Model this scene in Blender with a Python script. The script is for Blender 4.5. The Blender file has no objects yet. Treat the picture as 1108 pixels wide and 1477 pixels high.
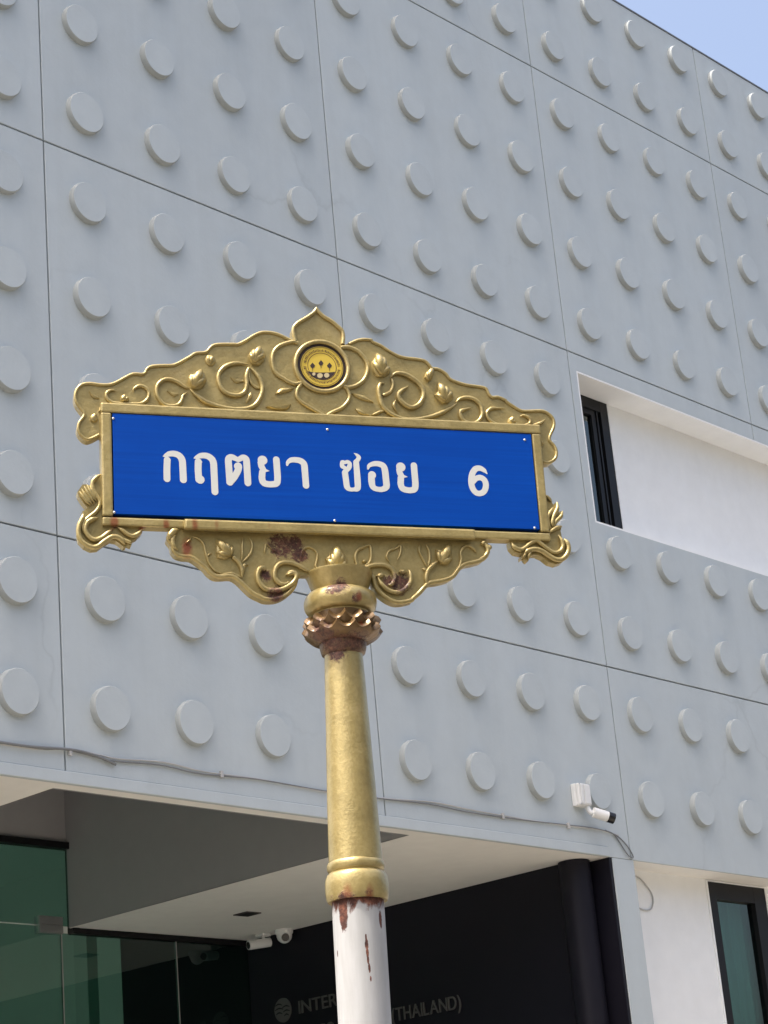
import bpy, bmesh, math, random
from mathutils import Vector, Matrix
random.seed(7)
scene = bpy.context.scene
col = scene.collection

# ------------------------------------------------------------------ camera
CAM = Vector((-5.68459907, -6.95502827, 1.6))
RW = Matrix(((0.6825584982, -0.7258104176, -0.0855168648),
             (0.1958841200, 0.2944206828, -0.9353854142),
             (0.7040904118, 0.6217038677, 0.3431340741)))      # rows: image right, image down, view direction
FPX, IW, IH = 3074.019, 1108.0, 1477.0
cam = bpy.data.cameras.new('camera')
cam_o = bpy.data.objects.new('camera', cam); col.objects.link(cam_o)
rot = Matrix((RW[0], -RW[1], -RW[2])).transposed()
cam_o.matrix_world = Matrix.Translation(CAM) @ rot.to_4x4()
cam.sensor_fit = 'VERTICAL'; cam.sensor_height = 36.0; cam.lens = 36.0 * FPX / IH
cam.clip_start = 0.05; cam.clip_end = 3000
scene.camera = cam_o

# ------------------------------------------------------------------ light
SUN = Vector((-0.41, 0.072, 0.909)).normalized()
world = bpy.data.worlds.new('World'); scene.world = world; world.use_nodes = True
wn = world.node_tree; wn.nodes.clear()
sky = wn.nodes.new('ShaderNodeTexSky'); sky.sky_type = 'NISHITA'; sky.sun_disc = False
sky.sun_elevation = math.asin(SUN.z); sky.sun_rotation = math.atan2(SUN.x, SUN.y)
sky.air_density = 1.0; sky.dust_density = 9.0; sky.ozone_density = 1.0
bg = wn.nodes.new('ShaderNodeBackground'); bg.inputs[1].default_value = 0.15
wo = wn.nodes.new('ShaderNodeOutputWorld')
wn.links.new(sky.outputs[0], bg.inputs[0]); wn.links.new(bg.outputs[0], wo.inputs[0])
sl = bpy.data.lights.new('sun', 'SUN'); sl.energy = 2.0; sl.angle = math.radians(0.5); sl.color = (1.0, 0.955, 0.88)
so = bpy.data.objects.new('sun', sl); col.objects.link(so)
so.rotation_euler = SUN.to_track_quat('Z', 'Y').to_euler()
scene.view_settings.view_transform = 'Standard'; scene.view_settings.look = 'None'
scene.view_settings.gamma = 1.0; scene.view_settings.use_curve_mapping = False
scene.view_settings.exposure = 1.24

# ------------------------------------------------------------------ materials
def mat(name):
    m = bpy.data.materials.new(name); m.use_nodes = True
    nt = m.node_tree; b = nt.nodes['Principled BSDF']
    return m, nt, b
def N(nt, t, **kw):
    n = nt.nodes.new(t)
    for k, v in kw.items(): setattr(n, k, v)
    return n
def lk(nt, a, b): nt.links.new(a, b)
def noise(nt, scale, detail=4, rough=0.55, vec=None, dist=0.0):
    n = N(nt, 'ShaderNodeTexNoise'); n.inputs['Scale'].default_value = scale
    n.inputs['Detail'].default_value = detail; n.inputs['Roughness'].default_value = rough
    n.inputs['Distortion'].default_value = dist
    if vec is not None: lk(nt, vec, n.inputs['Vector'])
    return n.outputs['Fac']
def coords(nt, scale=(1, 1, 1)):
    tc = N(nt, 'ShaderNodeTexCoord'); mp = N(nt, 'ShaderNodeMapping'); mp.inputs['Scale'].default_value = scale
    lk(nt, tc.outputs['Object'], mp.inputs['Vector']); return mp.outputs['Vector']
def ramp(nt, fac, stops):
    r = N(nt, 'ShaderNodeValToRGB'); e = r.color_ramp.elements
    while len(e) < len(stops): e.new(0.5)
    for i, (p, c) in enumerate(stops): e[i].position = p; e[i].color = (*c, 1) if len(c) == 3 else c
    lk(nt, fac, r.inputs['Fac']); return r.outputs['Color']
def mixc(nt, fac, a, b, mode='MIX'):
    m = N(nt, 'ShaderNodeMix', data_type='RGBA', blend_type=mode)
    for s, v in ((m.inputs[0], fac), (m.inputs[6], a), (m.inputs[7], b)):
        if isinstance(v, (int, float)): s.default_value = v
        elif isinstance(v, tuple): s.default_value = (*v, 1)
        else: lk(nt, v, s)
    return m.outputs[2]
def math_(nt, op, a, b=0.0, clamp=False):
    m = N(nt, 'ShaderNodeMath', operation=op); m.use_clamp = clamp
    for s, v in ((m.inputs[0], a), (m.inputs[1], b)):
        if isinstance(v, (int, float)): s.default_value = v
        else: lk(nt, v, s)
    return m.outputs[0]
def bump(nt, b, h, strength=0.2, dist=0.01):
    n = N(nt, 'ShaderNodeBump'); n.inputs['Strength'].default_value = strength; n.inputs['Distance'].default_value = dist
    lk(nt, h, n.inputs['Height']); lk(nt, n.outputs['Normal'], b.inputs['Normal'])
def spots(nt, vec, pts):                      # union of soft blobs: wear with a place and shape of its own
    out = None
    for (p, r) in pts:
        d = N(nt, 'ShaderNodeVectorMath', operation='DISTANCE'); lk(nt, vec, d.inputs[0]); d.inputs[1].default_value = p
        v = math_(nt, 'SUBTRACT', 1.0, math_(nt, 'DIVIDE', d.outputs['Value'], r))
        out = v if out is None else math_(nt, 'MAXIMUM', out, v)
    return math_(nt, 'MAXIMUM', out, 0.0)

def paint(name, c, var=0.06, rough=0.55, bs=0.12, bscale=55, streak=0.0, cracks=False, spec=0.5, panels=False):
    m, nt, b = mat(name)
    v = coords(nt)
    n1 = noise(nt, 0.55, 6, 0.6, v); n2 = noise(nt, 9.0, 5, 0.6, v)
    lo = tuple(x * (1 - var) for x in c); hi = tuple(min(1, x * (1 + var)) for x in c)
    cc = ramp(nt, n1, [(0.3, lo), (0.7, hi)])
    cc = mixc(nt, 1.0, cc, ramp(nt, n2, [(0.3, (0.95, 0.95, 0.95)), (0.7, (1, 1, 1))]), 'MULTIPLY')
    if streak:
        sv = coords(nt, (7, 7, 0.35)); s = noise(nt, 1.0, 5, 0.65, sv)
        cc = mixc(nt, streak, cc, ramp(nt, s, [(0.42, (1, 1, 1)), (0.72, (0.72, 0.71, 0.68))]), 'MULTIPLY')
    if cracks:                                  # hairline cracks in the plaster
        wv = N(nt, 'ShaderNodeVectorMath', operation='ADD')
        nz = N(nt, 'ShaderNodeTexNoise'); nz.inputs['Scale'].default_value = 2.2; nz.inputs['Detail'].default_value = 5
        lk(nt, v, nz.inputs['Vector'])
        sc = N(nt, 'ShaderNodeVectorMath', operation='SCALE'); sc.inputs['Scale'].default_value = 0.55
        lk(nt, nz.outputs['Color'], sc.inputs[0]); lk(nt, v, wv.inputs[0]); lk(nt, sc.outputs[0], wv.inputs[1])
        vo = N(nt, 'ShaderNodeTexVoronoi', feature='DISTANCE_TO_EDGE'); vo.inputs['Scale'].default_value = 0.42
        lk(nt, wv.outputs[0], vo.inputs['Vector'])
        keep = ramp(nt, noise(nt, 0.8, 2, 0.5, v), [(0.5, (0, 0, 0)), (0.62, (1, 1, 1))])
        line = ramp(nt, vo.outputs['Distance'], [(0.0, (1, 1, 1)), (0.006, (0, 0, 0))])
        f = math_(nt, 'MULTIPLY', math_(nt, 'MULTIPLY', line, keep), 0.22)
        cc = mixc(nt, f, cc, tuple(x * 0.55 for x in c))
    if panels:
        oi_ = N(nt, 'ShaderNodeObjectInfo')
        cc = mixc(nt, 1.0, cc, ramp(nt, oi_.outputs['Random'], [(0.0, (0.955, 0.957, 0.96)), (1.0, (1, 1, 1))]), 'MULTIPLY')
    lk(nt, cc, b.inputs['Base Color'])
    b.inputs['Roughness'].default_value = rough
    b.inputs['Specular IOR Level'].default_value = spec
    bump(nt, b, noise(nt, bscale, 5, 0.6, v), bs, 0.004)
    return m

M = {}
M['facade'] = paint('grey facade paint', (0.487, 0.542, 0.562), 0.035, 0.6, 0.18, 40, streak=0.14, cracks=True, panels=True)
M['joint'] = paint('joint filler', (0.22, 0.235, 0.24), 0.1, 0.8)
M['white'] = paint('white wall paint', (0.84, 0.855, 0.85), 0.02, 0.6, 0.08, 40, streak=0.06)
M['soffit'] = paint('white soffit paint', (0.83, 0.815, 0.77), 0.03, 0.7, 0.06, 30)
M['dark_paint'] = paint('dark grey recess paint', (0.37, 0.37, 0.375), 0.04, 0.65, 0.06, 30)
M['black'] = paint('black cladding', (0.010, 0.0095, 0.0155), 0.1, 0.45, 0.03, 30, spec=0.2)
M['black_frame'] = paint('black aluminium', (0.008, 0.008, 0.009), 0.1, 0.42, 0.02, 60, spec=0.22)
M['letter'] = paint('dull grey metal lettering', (0.085, 0.085, 0.085), 0.05, 0.45, 0.02, 60)
M['steel'] = paint('brushed steel', (0.5, 0.5, 0.5), 0.05, 0.3, 0.03, 200); M['steel'].node_tree.nodes['Principled BSDF'].inputs['Metallic'].default_value = 0.9
M['cam_white'] = paint('white camera plastic', (0.72, 0.73, 0.72), 0.04, 0.4, 0.03, 120)
M['cam_black'] = paint('black camera face', (0.01, 0.01, 0.01), 0.05, 0.2, 0.01, 120)
M['cable'] = paint('grey cable sheath', (0.17, 0.18, 0.185), 0.1, 0.5, 0.05, 100)
M['cable_pale'] = paint('pale cable sheath', (0.45, 0.45, 0.44), 0.1, 0.5, 0.05, 100)
M['vent'] = paint('dark vent metal', (0.06, 0.055, 0.05), 0.1, 0.5, 0.05, 100)
M['flash'] = paint('dark roof flashing', (0.12, 0.125, 0.13), 0.1, 0.5, 0.05, 60)
M['asphalt'] = paint('asphalt', (0.055, 0.055, 0.055), 0.2, 0.9, 0.5, 120)
M['concrete'] = paint('pale concrete paving', (0.29, 0.265, 0.225), 0.10, 0.85, 0.3, 60, streak=0)
M['paver'] = paint('concrete paver', (0.28, 0.255, 0.215), 0.12, 0.85, 0.3, 60)
M['earth'] = paint('pale ground', (0.14, 0.13, 0.10), 0.2, 0.95, 0.3, 20)
M['line_white'] = paint('road line paint', (0.7, 0.7, 0.68), 0.1, 0.7, 0.1, 60)
M['interior'] = paint('interior wall', (0.78, 0.79, 0.77), 0.05, 0.7, 0.03, 30)
M['tile'] = paint('pale floor tile', (0.62, 0.60, 0.56), 0.05, 0.5, 0.03, 30)
M['interior_col'] = paint('interior column', (0.62, 0.64, 0.62), 0.05, 0.7, 0.03, 30)

def glass(name, tint, refl=1.0):
    m, nt, b = mat(name); nt.nodes.remove(b)
    out = nt.nodes['Material Output']
    tr = N(nt, 'ShaderNodeBsdfTransparent'); tr.inputs['Color'].default_value = (*tint, 1)
    gl = N(nt, 'ShaderNodeBsdfGlossy'); gl.inputs['Roughness'].default_value = 0.015; gl.inputs['Color'].default_value = (0.9, 1.0, 0.97, 1)
    fr = N(nt, 'ShaderNodeFresnel'); fr.inputs['IOR'].default_value = 1.6
    nz = noise(nt, 1.3, 2, 0.5, coords(nt)); bp = N(nt, 'ShaderNodeBump'); bp.inputs['Strength'].default_value = 0.02; bp.inputs['Distance'].default_value = 0.05
    lk(nt, nz, bp.inputs['Height']); lk(nt, bp.outputs['Normal'], gl.inputs['Normal'])
    mx = N(nt, 'ShaderNodeMixShader')
    geo = N(nt, 'ShaderNodeNewGeometry')      # only the outer face of a pane mirrors
    ff = math_(nt, 'MULTIPLY', math_(nt, 'MULTIPLY', fr.outputs[0], refl, True), math_(nt, 'SUBTRACT', 1.0, geo.outputs['Backfacing']))
    lk(nt, ff, mx.inputs[0]); lk(nt, tr.outputs[0], mx.inputs[1]); lk(nt, gl.outputs[0], mx.inputs[2])
    lk(nt, mx.outputs[0], out.inputs['Surface']); return m
M['glass_green'] = glass('green tinted glass', (0.39, 0.58, 0.53), 1.5)
M['glass_teal'] = glass('teal tinted glass', (0.52, 0.69, 0.67), 1.3)
M['curtain'] = paint('pale green curtain cloth', (0.42, 0.48, 0.465), 0.1, 0.9, 0.2, 80)
M['glass_dark'] = glass('dark tinted glass', (0.10, 0.19, 0.19), 1.5)

RUST_PTS = []      # filled once the sign frame is known
def gold_material(name, rust_pts, orange_pts, base=(0.425, 0.338, 0.138), rough=0.32):
    m, nt, b = mat(name)
    v = coords(nt)
    n1 = noise(nt, 18, 6, 0.65, v); n2 = noise(nt, 140, 5, 0.6, v)
    c = ramp(nt, n1, [(0.28, tuple(x * 0.78 for x in base)), (0.55, base), (0.8, (base[0] * 1.1, base[1] * 1.1, base[2] * 1.25))])
    c = mixc(nt, 0.35, c, ramp(nt, n2, [(0.35, (0.7, 0.66, 0.55)), (0.6, (1, 1, 1))]), 'MULTIPLY')
    # dirt and brown weathering in scattered patches
    patch = ramp(nt, noise(nt, 9, 7, 0.7, v, 0.6), [(0.60, (0, 0, 0)), (0.74, (1, 1, 1))])
    c = mixc(nt, math_(nt, 'MULTIPLY', patch, 0.42), c, (0.20, 0.115, 0.035))
    rust = spots(nt, v, rust_pts)
    k = math_(nt, 'ADD', math_(nt, 'MINIMUM', rust, 0.57), math_(nt, 'MULTIPLY', math_(nt, 'SUBTRACT', noise(nt, 85, 8, 0.8, v, 1.2), 0.5), 2.1))
    k = math_(nt, 'MULTIPLY', k, math_(nt, 'MULTIPLY', rust, 6.0, True))
    rf = ramp(nt, k, [(0.22, (0, 0, 0)), (0.52, (1, 1, 1))])
    rc = ramp(nt, noise(nt, 120, 5, 0.7, v), [(0.3, (0.028, 0.012, 0.010)), (0.48, (0.085, 0.034, 0.023)), (0.66, (0.19, 0.085, 0.05)), (0.8, (0.30, 0.19, 0.09))])
    c = mixc(nt, rf, c, rc)
    og = spots(nt, coords(nt, (1, 1, .45)), [((x, y, z * .45), r) for (x, y, z), r in orange_pts])
    og = math_(nt, 'MULTIPLY', og, noise(nt, 60, 5, .7, v)); c = mixc(nt, ramp(nt, og, [(0.05, (0, 0, 0)), (0.30, (0.85, 0.85, 0.85))]), c, (0.26, 0.075, 0.028))
    lk(nt, c, b.inputs['Base Color'])
    lk(nt, math_(nt, 'MULTIPLY', math_(nt, 'SUBTRACT', 1.0, rf), 0.48), b.inputs['Metallic'])
    rr = math_(nt, 'ADD', math_(nt, 'MULTIPLY', n1, 0.18), rough - 0.09)
    lk(nt, math_(nt, 'MAXIMUM', rr, math_(nt, 'MULTIPLY', rf, 0.8)), b.inputs['Roughness'])
    h = math_(nt, 'ADD', math_(nt, 'MULTIPLY', noise(nt, 220, 4, 0.6, v), 0.6), math_(nt, 'MULTIPLY', noise(nt, 60, 4, 0.6, v), 1.0))
    h = math_(nt, 'ADD', h, math_(nt, 'MULTIPLY', math_(nt, 'MULTIPLY', rf, noise(nt, 160, 4, 0.7, v)), 1.6))
    b.inputs['Coat Weight'].default_value = 0.25; b.inputs['Coat Roughness'].default_value = 0.22
    bump(nt, b, h, 0.42, 0.002)
    return m

# ------------------------------------------------------------------ object helpers
def tag(o, label=None, cat=None, group=None, kind=None):
    if label: o['label'] = label
    if cat: o['category'] = cat
    if group: o['group'] = group
    if kind: o['kind'] = kind
    return o
def empty(name, loc=(0, 0, 0)):
    o = bpy.data.objects.new(name, None); col.objects.link(o); o.location = loc; o.empty_display_size = 0.2
    return o
def link(name, me, m=None, parent=None, smooth=False):
    o = bpy.data.objects.new(name, me); col.objects.link(o)
    if m: me.materials.clear(); me.materials.append(m)
    if parent: o.parent = parent
    if smooth:
        for p in me.polygons: p.use_smooth = True
    return o
def mesh(name, verts, faces):
    me = bpy.data.meshes.new(name); me.from_pydata([tuple(v) for v in verts], [], faces); me.update()
    bm = bmesh.new(); bm.from_mesh(me); bmesh.ops.recalc_face_normals(bm, faces=bm.faces); bm.to_mesh(me); bm.free()
    return me
def box_me(name, x0, x1, y0, y1, z0, z1, bev=0.0):
    bm = bmesh.new(); r = bmesh.ops.create_cube(bm, size=1.0)
    for v in bm.verts:
        v.co = Vector((x0 + (v.co.x + .5) * (x1 - x0), y0 + (v.co.y + .5) * (y1 - y0), z0 + (v.co.z + .5) * (z1 - z0)))
    if bev: bmesh.ops.bevel(bm, geom=bm.edges[:], offset=bev, segments=2, affect='EDGES', profile=0.6)
    me = bpy.data.meshes.new(name); bm.to_mesh(me); bm.free(); return me
def box(name, a, m, parent=None, bev=0.0): return link(name, box_me(name, *a, bev), m, parent)
def boxes(name, lst, m, parent=None):
    bm = bmesh.new()
    for a in lst:
        me = box_me('tmp', *a); bm.from_mesh(me); bpy.data.meshes.remove(me)
    me = bpy.data.meshes.new(name); bm.to_mesh(me); bm.free(); return link(name, me, m, parent)
def poly_me(name, pts, y0, y1, bev=0.0, xz=True):
    """polygon in the x-z plane extruded from y0 (front) to y1"""
    n = len(pts)
    v = [(p[0], y0, p[1]) for p in pts] + [(p[0], y1, p[1]) for p in pts]
    f = [list(range(n)), list(range(2 * n - 1, n - 1, -1))] + [[i, (i + 1) % n, n + (i + 1) % n, n + i] for i in range(n)]
    me = mesh(name, v, f)
    if bev:
        bm = bmesh.new(); bm.from_mesh(me)
        ed = [e for e in bm.edges if abs(e.verts[0].co.y - y0) < 1e-6 and abs(e.verts[1].co.y - y0) < 1e-6]
        bmesh.ops.bevel(bm, geom=ed, offset=bev, segments=1, affect='EDGES'); bm.to_mesh(me); bm.free()
    return me
def spline(pts, per=7):
    pts = [Vector(p) for p in pts]
    if len(pts) < 3: return [pts[0].lerp(pts[-1], i / per) for i in range(per + 1)]
    out = []
    P = [pts[0] * 2 - pts[1]] + pts + [pts[-1] * 2 - pts[-2]]
    for i in range(1, len(P) - 2):
        a, b, c, d = P[i - 1:i + 3]
        for k in range(per):
            t = k / per
            out.append(0.5 * ((2 * b) + (c - a) * t + (2 * a - 5 * b + 4 * c - d) * t * t + (3 * b - a - 3 * c + d) * t ** 3))
    out.append(pts[-1]); return out
def tube_me(name, pts, rad, n=8, per=6, smooth=True, closed=False):
    """round tube along 3-D points; rad is a number or f(t)"""
    path = spline(pts, per) if smooth else [Vector(p) for p in pts]
    v, f = [], []; L = len(path); up = None
    for i, p in enumerate(path):
        t = (path[min(i + 1, L - 1)] - path[max(i - 1, 0)])
        t = t.normalized() if t.length > 1e-9 else Vector((0, 0, 1))
        if up is None: up = t.orthogonal().normalized()
        up = (up - t * up.dot(t))
        up = up.normalized() if up.length > 1e-6 else t.orthogonal().normalized()
        s = t.cross(up); r = rad(i / (L - 1)) if callable(rad) else rad
        for k in range(n):
            a = 2 * math.pi * k / n; v.append(p + (up * math.cos(a) + s * math.sin(a)) * r)
    for i in range(L - 1):
        for k in range(n): f.append([i * n + k, i * n + (k + 1) % n, (i + 1) * n + (k + 1) % n, (i + 1) * n + k])
    f.append(list(range(n))[::-1]); f.append([(L - 1) * n + k for k in range(n)])
    return mesh(name, v, f)
def lathe_me(name, prof, ax=(0, 0), n=48, wob=None):
    v, f = [], []
    for i, (r, z) in enumerate(prof):
        for k in range(n):
            a = 2 * math.pi * k / n; rr = r * (wob(a, z) if wob else 1)
            v.append((ax[0] + rr * math.cos(a), ax[1] + rr * math.sin(a), z))
    for i in range(len(prof) - 1):
        for k in range(n): f.append([i * n + k, i * n + (k + 1) % n, (i + 1) * n + (k + 1) % n, (i + 1) * n + k])
    f.append(list(range(n))[::-1]); f.append([(len(prof) - 1) * n + k for k in range(n)])
    return mesh(name, v, f)
def shade(o, ang=40):
    for p in o.data.polygons: p.use_smooth = True
    try: o.data.set_sharp_from_angle(angle=math.radians(ang))
    except Exception: pass
    return o

# ------------------------------------------------------------------ ground
def sheet(name, x0, x1, y0, y1, z0, z1, m, kind='structure'):
    return tag(box(name, (x0, x1, y0, y1, z0, z1), m), kind=kind)
g = tag(link('ground', mesh('ground', [(-900, -900, -0.02), (900, -900, -0.02), (900, 900, -0.02), (-900, 900, -0.02)], [[0, 1, 2, 3]]), M['earth']), kind='structure')
sheet('road', -60, 60, -12.6, -5.4, -0.3, 0.0, M['asphalt'])
sheet('road_line', -60, 60, -9.06, -8.94, 0.0005, 0.004, M['line_white'])
pv = sheet('pavement', -60, 60, -5.2, -0.02, -0.3, 0.116, M['concrete'])
sheet('kerb', -60, 60, -5.4, -5.203, -0.3, 0.13, M['concrete'])
sheet('far_pavement', -60, 60, -15.5, -12.6, -0.3, 0.12, M['concrete'])
pm = box_me('paving_slab', 0, 0.592, 0, 0.592, 0, 0.04, 0.006)
k = 0
for i in range(12):
    for j in range(8):
        o = link('paving_slab', pm, M['paver'] if k == 0 else None, pv); o.location = (-6.2 + 0.6 * i, -5.18 + 0.6 * j, 0.082); k += 1

# ------------------------------------------------------------------ building
D = 2.79                     # depth of the entrance recess
bld = tag(empty('office_building', (0, 0, 0)), 'pale grey building with square panels of raised round discs on its wall', 'building')
ZB, ZT = 3.745, 9.822
HJ = [8.8676, 6.8676, 4.8676]
J = 0.0046
OX0, OX1, OZ0, OZ1 = 4.07, 9.93, 5.768, 6.752        # upper window slot
X0, X1 = -2.0, 12.0
discs = []
disc_prof = []
def disc_mesh(r=0.105, t=0.034, n=40):
    prof = [(r * 1.012, 0.0), (r * 1.0, -t * 0.72), (r * 0.985, -t * 0.9), (r * 0.955, -t)]
    v, f = [], []
    for (rr, y) in prof:
        for k in range(n):
            a = 2 * math.pi * k / n; v.append((rr * math.cos(a), y, rr * math.sin(a)))
    for i in range(len(prof) - 1):
        for k in range(n): f.append([i * n + k, i * n + (k + 1) % n, (i + 1) * n + (k + 1) % n, (i + 1) * n + k])
    f.append([(len(prof) - 1) * n + k for k in range(n)])
    return mesh('disc', v, f)
M['disc_rim'] = paint('shade darkened disc edge', (0.34, 0.37, 0.372), 0.12, 0.75, 0.2, 60)  # edge colour darkened to stand in for shade; the paint itself is pale
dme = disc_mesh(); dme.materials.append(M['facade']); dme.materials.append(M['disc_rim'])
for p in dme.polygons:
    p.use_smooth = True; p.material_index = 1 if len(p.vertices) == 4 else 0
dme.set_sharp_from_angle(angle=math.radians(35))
def panel(pts, discs_at):
    o = link('facade_panel', poly_me('facade_panel', pts, 0.0, 0.0145, 0.002), M['facade'], bld)
    for (x, z) in discs_at:
        d = link('disc', dme, None, o)
        d.location = (x + random.uniform(-.004, .004), 0.0012, z + random.uniform(-.004, .004))
        d.rotation_euler = (random.uniform(-.012, .012), random.uniform(0, 6.28), random.uniform(-.012, .012))
        s = random.uniform(0.975, 1.025); d.scale = (s, random.uniform(.9, 1.08), s)
bands = [(ZB + 0.058, HJ[2]), (HJ[2], HJ[1]), (HJ[1], HJ[0]), (HJ[0], ZT - 0.012)]
rows = [[HJ[2] - .2624, HJ[2] - .7624], [HJ[1] - .2624 - .5 * j for j in range(4)], [HJ[0] - .2624 - .5 * j for j in range(4)], [HJ[0] + .2376, HJ[0] + .7376]]
for c in range(-1, 6):
    xa, xb = 2.0 * c + J, 2.0 * c + 2.0 - J
    xs = [2.0 * c + .2487 + .5 * i for i in range(4)] if c <= 4 else []
    for b, (za, zb) in enumerate(bands):
        z0, z1 = za + (J if b else -.0028), zb - (J if b < 3 else 0)
        dz = [(x, z) for x in xs for z in rows[b]]
        if b == 1 and 2 <= c <= 4:
            low = [p for p in dz if p[1] < OZ0 - 0.11]
            if c == 2: panel([(xa, z0), (xb, z0), (xb, OZ0), (OX0, OZ0), (OX0, OZ1), (xb, OZ1), (xb, z1), (xa, z1)], low)
            elif c == 4: panel([(xa, z0), (xb, z0), (xb, z1), (xa, z1), (xa, OZ1), (OX1, OZ1), (OX1, OZ0), (xa, OZ0)], low)
            else:
                panel([(xa, z0), (xb, z0), (xb, OZ0), (xa, OZ0)], low); panel([(xa, OZ1), (xb, OZ1), (xb, z1), (xa, z1)], [])
        elif b == 0 and c == 1: panel([(xa, z0), (3.80, z0), (3.80, ZB), (xb, ZB), (xb, z1), (xa, z1)], dz)
        elif b == 0 and c >= 2: panel([(xa, ZB), (xb, ZB), (xb, z1), (xa, z1)], dz)
        else: panel([(xa, z0), (xb, z0), (xb, z1), (xa, z1)], dz)
# wall core behind the panels (seen only in the joints), with the slot left open
boxes('wall_core', [(X0, OX0, .0150, .20, ZB + .03, ZT - .03), (OX0, OX1, .0150, .20, ZB + .03, OZ0), (OX0, OX1, .0150, .20, OZ1, ZT - .03), (OX1, X1, .0150, .20, ZB + .03, ZT - .03)], M['joint'], bld)
box('parapet_cap', (X0 - .02, X1, -.004, .26, ZT - .0115, ZT), M['flash'], bld)
boxes('roof', [(X0, X1, .2, 10, 9.3, 9.5)], M['concrete'], bld)
boxes('side_wall', [(X0, X0 + .2, .2, D + .3, 0.1, 9.3), (X0, X0 + .2, 6.2, 10, 0.1, 9.3), (X0, X0 + .2, D + .3, 6.2, 4.5, 9.3), (X1 - .2, X1, .2, 10, 0.1, 9.3), (X0, X1, 10, 10.2, 0.1, 9.5)], M['facade'], bld)  # ground-floor gap in the left wall is made up to let sun inside
# drip edge along the foot of the panels
link('drip_edge', poly_me('drip_edge', [(X0, ZB), (3.795, ZB), (3.795, ZB + .054), (X0, ZB + .054)], -.007, .0145, .003), M['facade'], bld)
# upper slot: lining, recessed white wall
lin = boxes('slot_lining', [(OX0, OX1, .0008, .20, OZ1 - .012, OZ1 - .0005), (OX0 - .001, OX0 + .011, .0008, .2, OZ0, OZ1 - .0125), (OX0 + .0115, OX1, .0008, .2, OZ0 - .004, OZ0 + .010)], M['white'], bld)
box('recess_wall', (4.628, OX1, .202, .34, OZ0 - .1, OZ1 + .1), M['white'], bld)

def window(x0, x1, z0, z1, y, wl, wr, wt, wb, glass_m, extra=()):
    w = empty('window', (0, 0, 0)); w.parent = bld
    fr = boxes('frame', [(x0, x0 + wl, y, y + .06, z0, z1), (x1 - wr, x1, y, y + .06, z0, z1), (x0 + wl, x1 - wr, y + .001, y + .06, z1 - wt, z1), (x0 + wl, x1 - wr, y + .001, y + .06, z0, z0 + wb)] + list(extra), M['black_frame'], w)
    box('pane', (x0 + wl, x1 - wr, y + .030, y + .036, z0 + wb, z1 - wt), glass_m, w)
    return w
window(4.08, 4.622, OZ0 + .012, 6.738, .197, .05, .075, .075, .05, M['glass_dark'],
       [(4.462, 4.500, .209, .235, OZ0 + .06, 6.663), (4.508, 4.522, .203, .235, OZ0 + .06, 6.663), (4.130, 4.462, .209, .235, 6.628, 6.663)])
box('window_trim', (4.6225, 4.6275, .193, .25, OZ0 + .012, 6.7395), M['white'], bld)

# ------------------------------------------------------------------ ground floor
HX0, HX1, HY = 0.0, 2.262, 0.088   # high part of its ceiling
BX = 3.68                    # black side wall
link('soffit', None or mesh('soffit', [(X0 + .2, .0150, ZB), (HX0, .0150, ZB), (HX1, .0150, ZB), (3.82, .0150, ZB), (3.82, D, ZB), (HX1, D, ZB), (HX1, HY, ZB), (HX0, HY, ZB), (HX0, D, ZB), (X0 + .2, D, ZB)],
     [[0, 1, 7, 8, 9], [1, 2, 6, 7], [2, 3, 4, 5, 6]]), M['soffit'], bld)
CH = 5.05
boxes('recess_lining', [(HX1, HX1 + .02, HY, D, ZB + .003, CH), (HX0 - .02, HX0, HY, D, ZB + .003, CH), (HX0, HX1, HY - .02, HY, ZB + .003, CH), (HX0 - .02, HX1 + .02, HY, D + .1, CH, CH + .02), (HX0, HX1, D, D + .05, 4.245, CH)], M['dark_paint'], bld)
bw = box('black_wall', (BX, BX + .12, .19, D + .25, .1, ZB - .001), M['black'], bld)
shade(link('black_column', lathe_me('black_column', [(.088, .1), (.088, ZB - .002)], (3.705, .178), 40), M['black'], bld))
box('pillar', (3.825, 4.020, .0005, .30, .1, ZB - .0015), M['facade'], bld, .004)
box('pillar_cladding', (3.800, 3.8245, .006, .30, .1, ZB - .002), M['black'], bld)
# white wall to the right of the pillar
RY = .19
RX0, RX1, RZ1 = 4.99, 5.60, ZB - .012
boxes('recess_wall', [(4.0205, RX0 - .012, RY, RY + .15, .1, ZB + .03), (RX1 + .012, X1 - .2, RY, RY + .15, .1, ZB + .03), (RX0 - .012, RX1 + .012, RY, RY + .15, RZ1 + .006, ZB + .03)], M['white'], bld)
box('soffit', (4.0205, X1 - .2, .0150, RY, ZB + .0005, ZB + .02), M['soffit'], bld)
window(RX0, RX1, .25, RZ1, RY - .006, .078, .125, .10, .1, M['glass_teal'], [(RX0 + .078, RX0 + .090, RY + .006, RY + .03, .35, RZ1 - .10)])
v, f = [], []
for i in range(61):
    x = RX0 + .03 + (RX1 - RX0 - .06) * i / 60; yy = RY + .13 + .018 * math.sin(i * .85) + .008 * math.sin(i * 2.1 + 1)
    v += [(x, yy, .3), (x, yy + .006 * math.sin(i * .5), RZ1 - .02)]
    if i: f.append([2 * i - 2, 2 * i, 2 * i + 1, 2 * i - 1])
link('curtain', mesh('curtain', v, f), M['curtain'], bld, True)
boxes('window_trim', [(RX0 - .0115, RX0 - .0005, RY - .010, RY + .02, .25, RZ1 + .005), (RX1 + .0005, RX1 + .0115, RY - .010, RY + .02, .25, RZ1 + .005), (RX0, RX1, RY - .010, RY + .02, RZ1 + .0005, RZ1 + .0055)], M['white'], bld)
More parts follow.
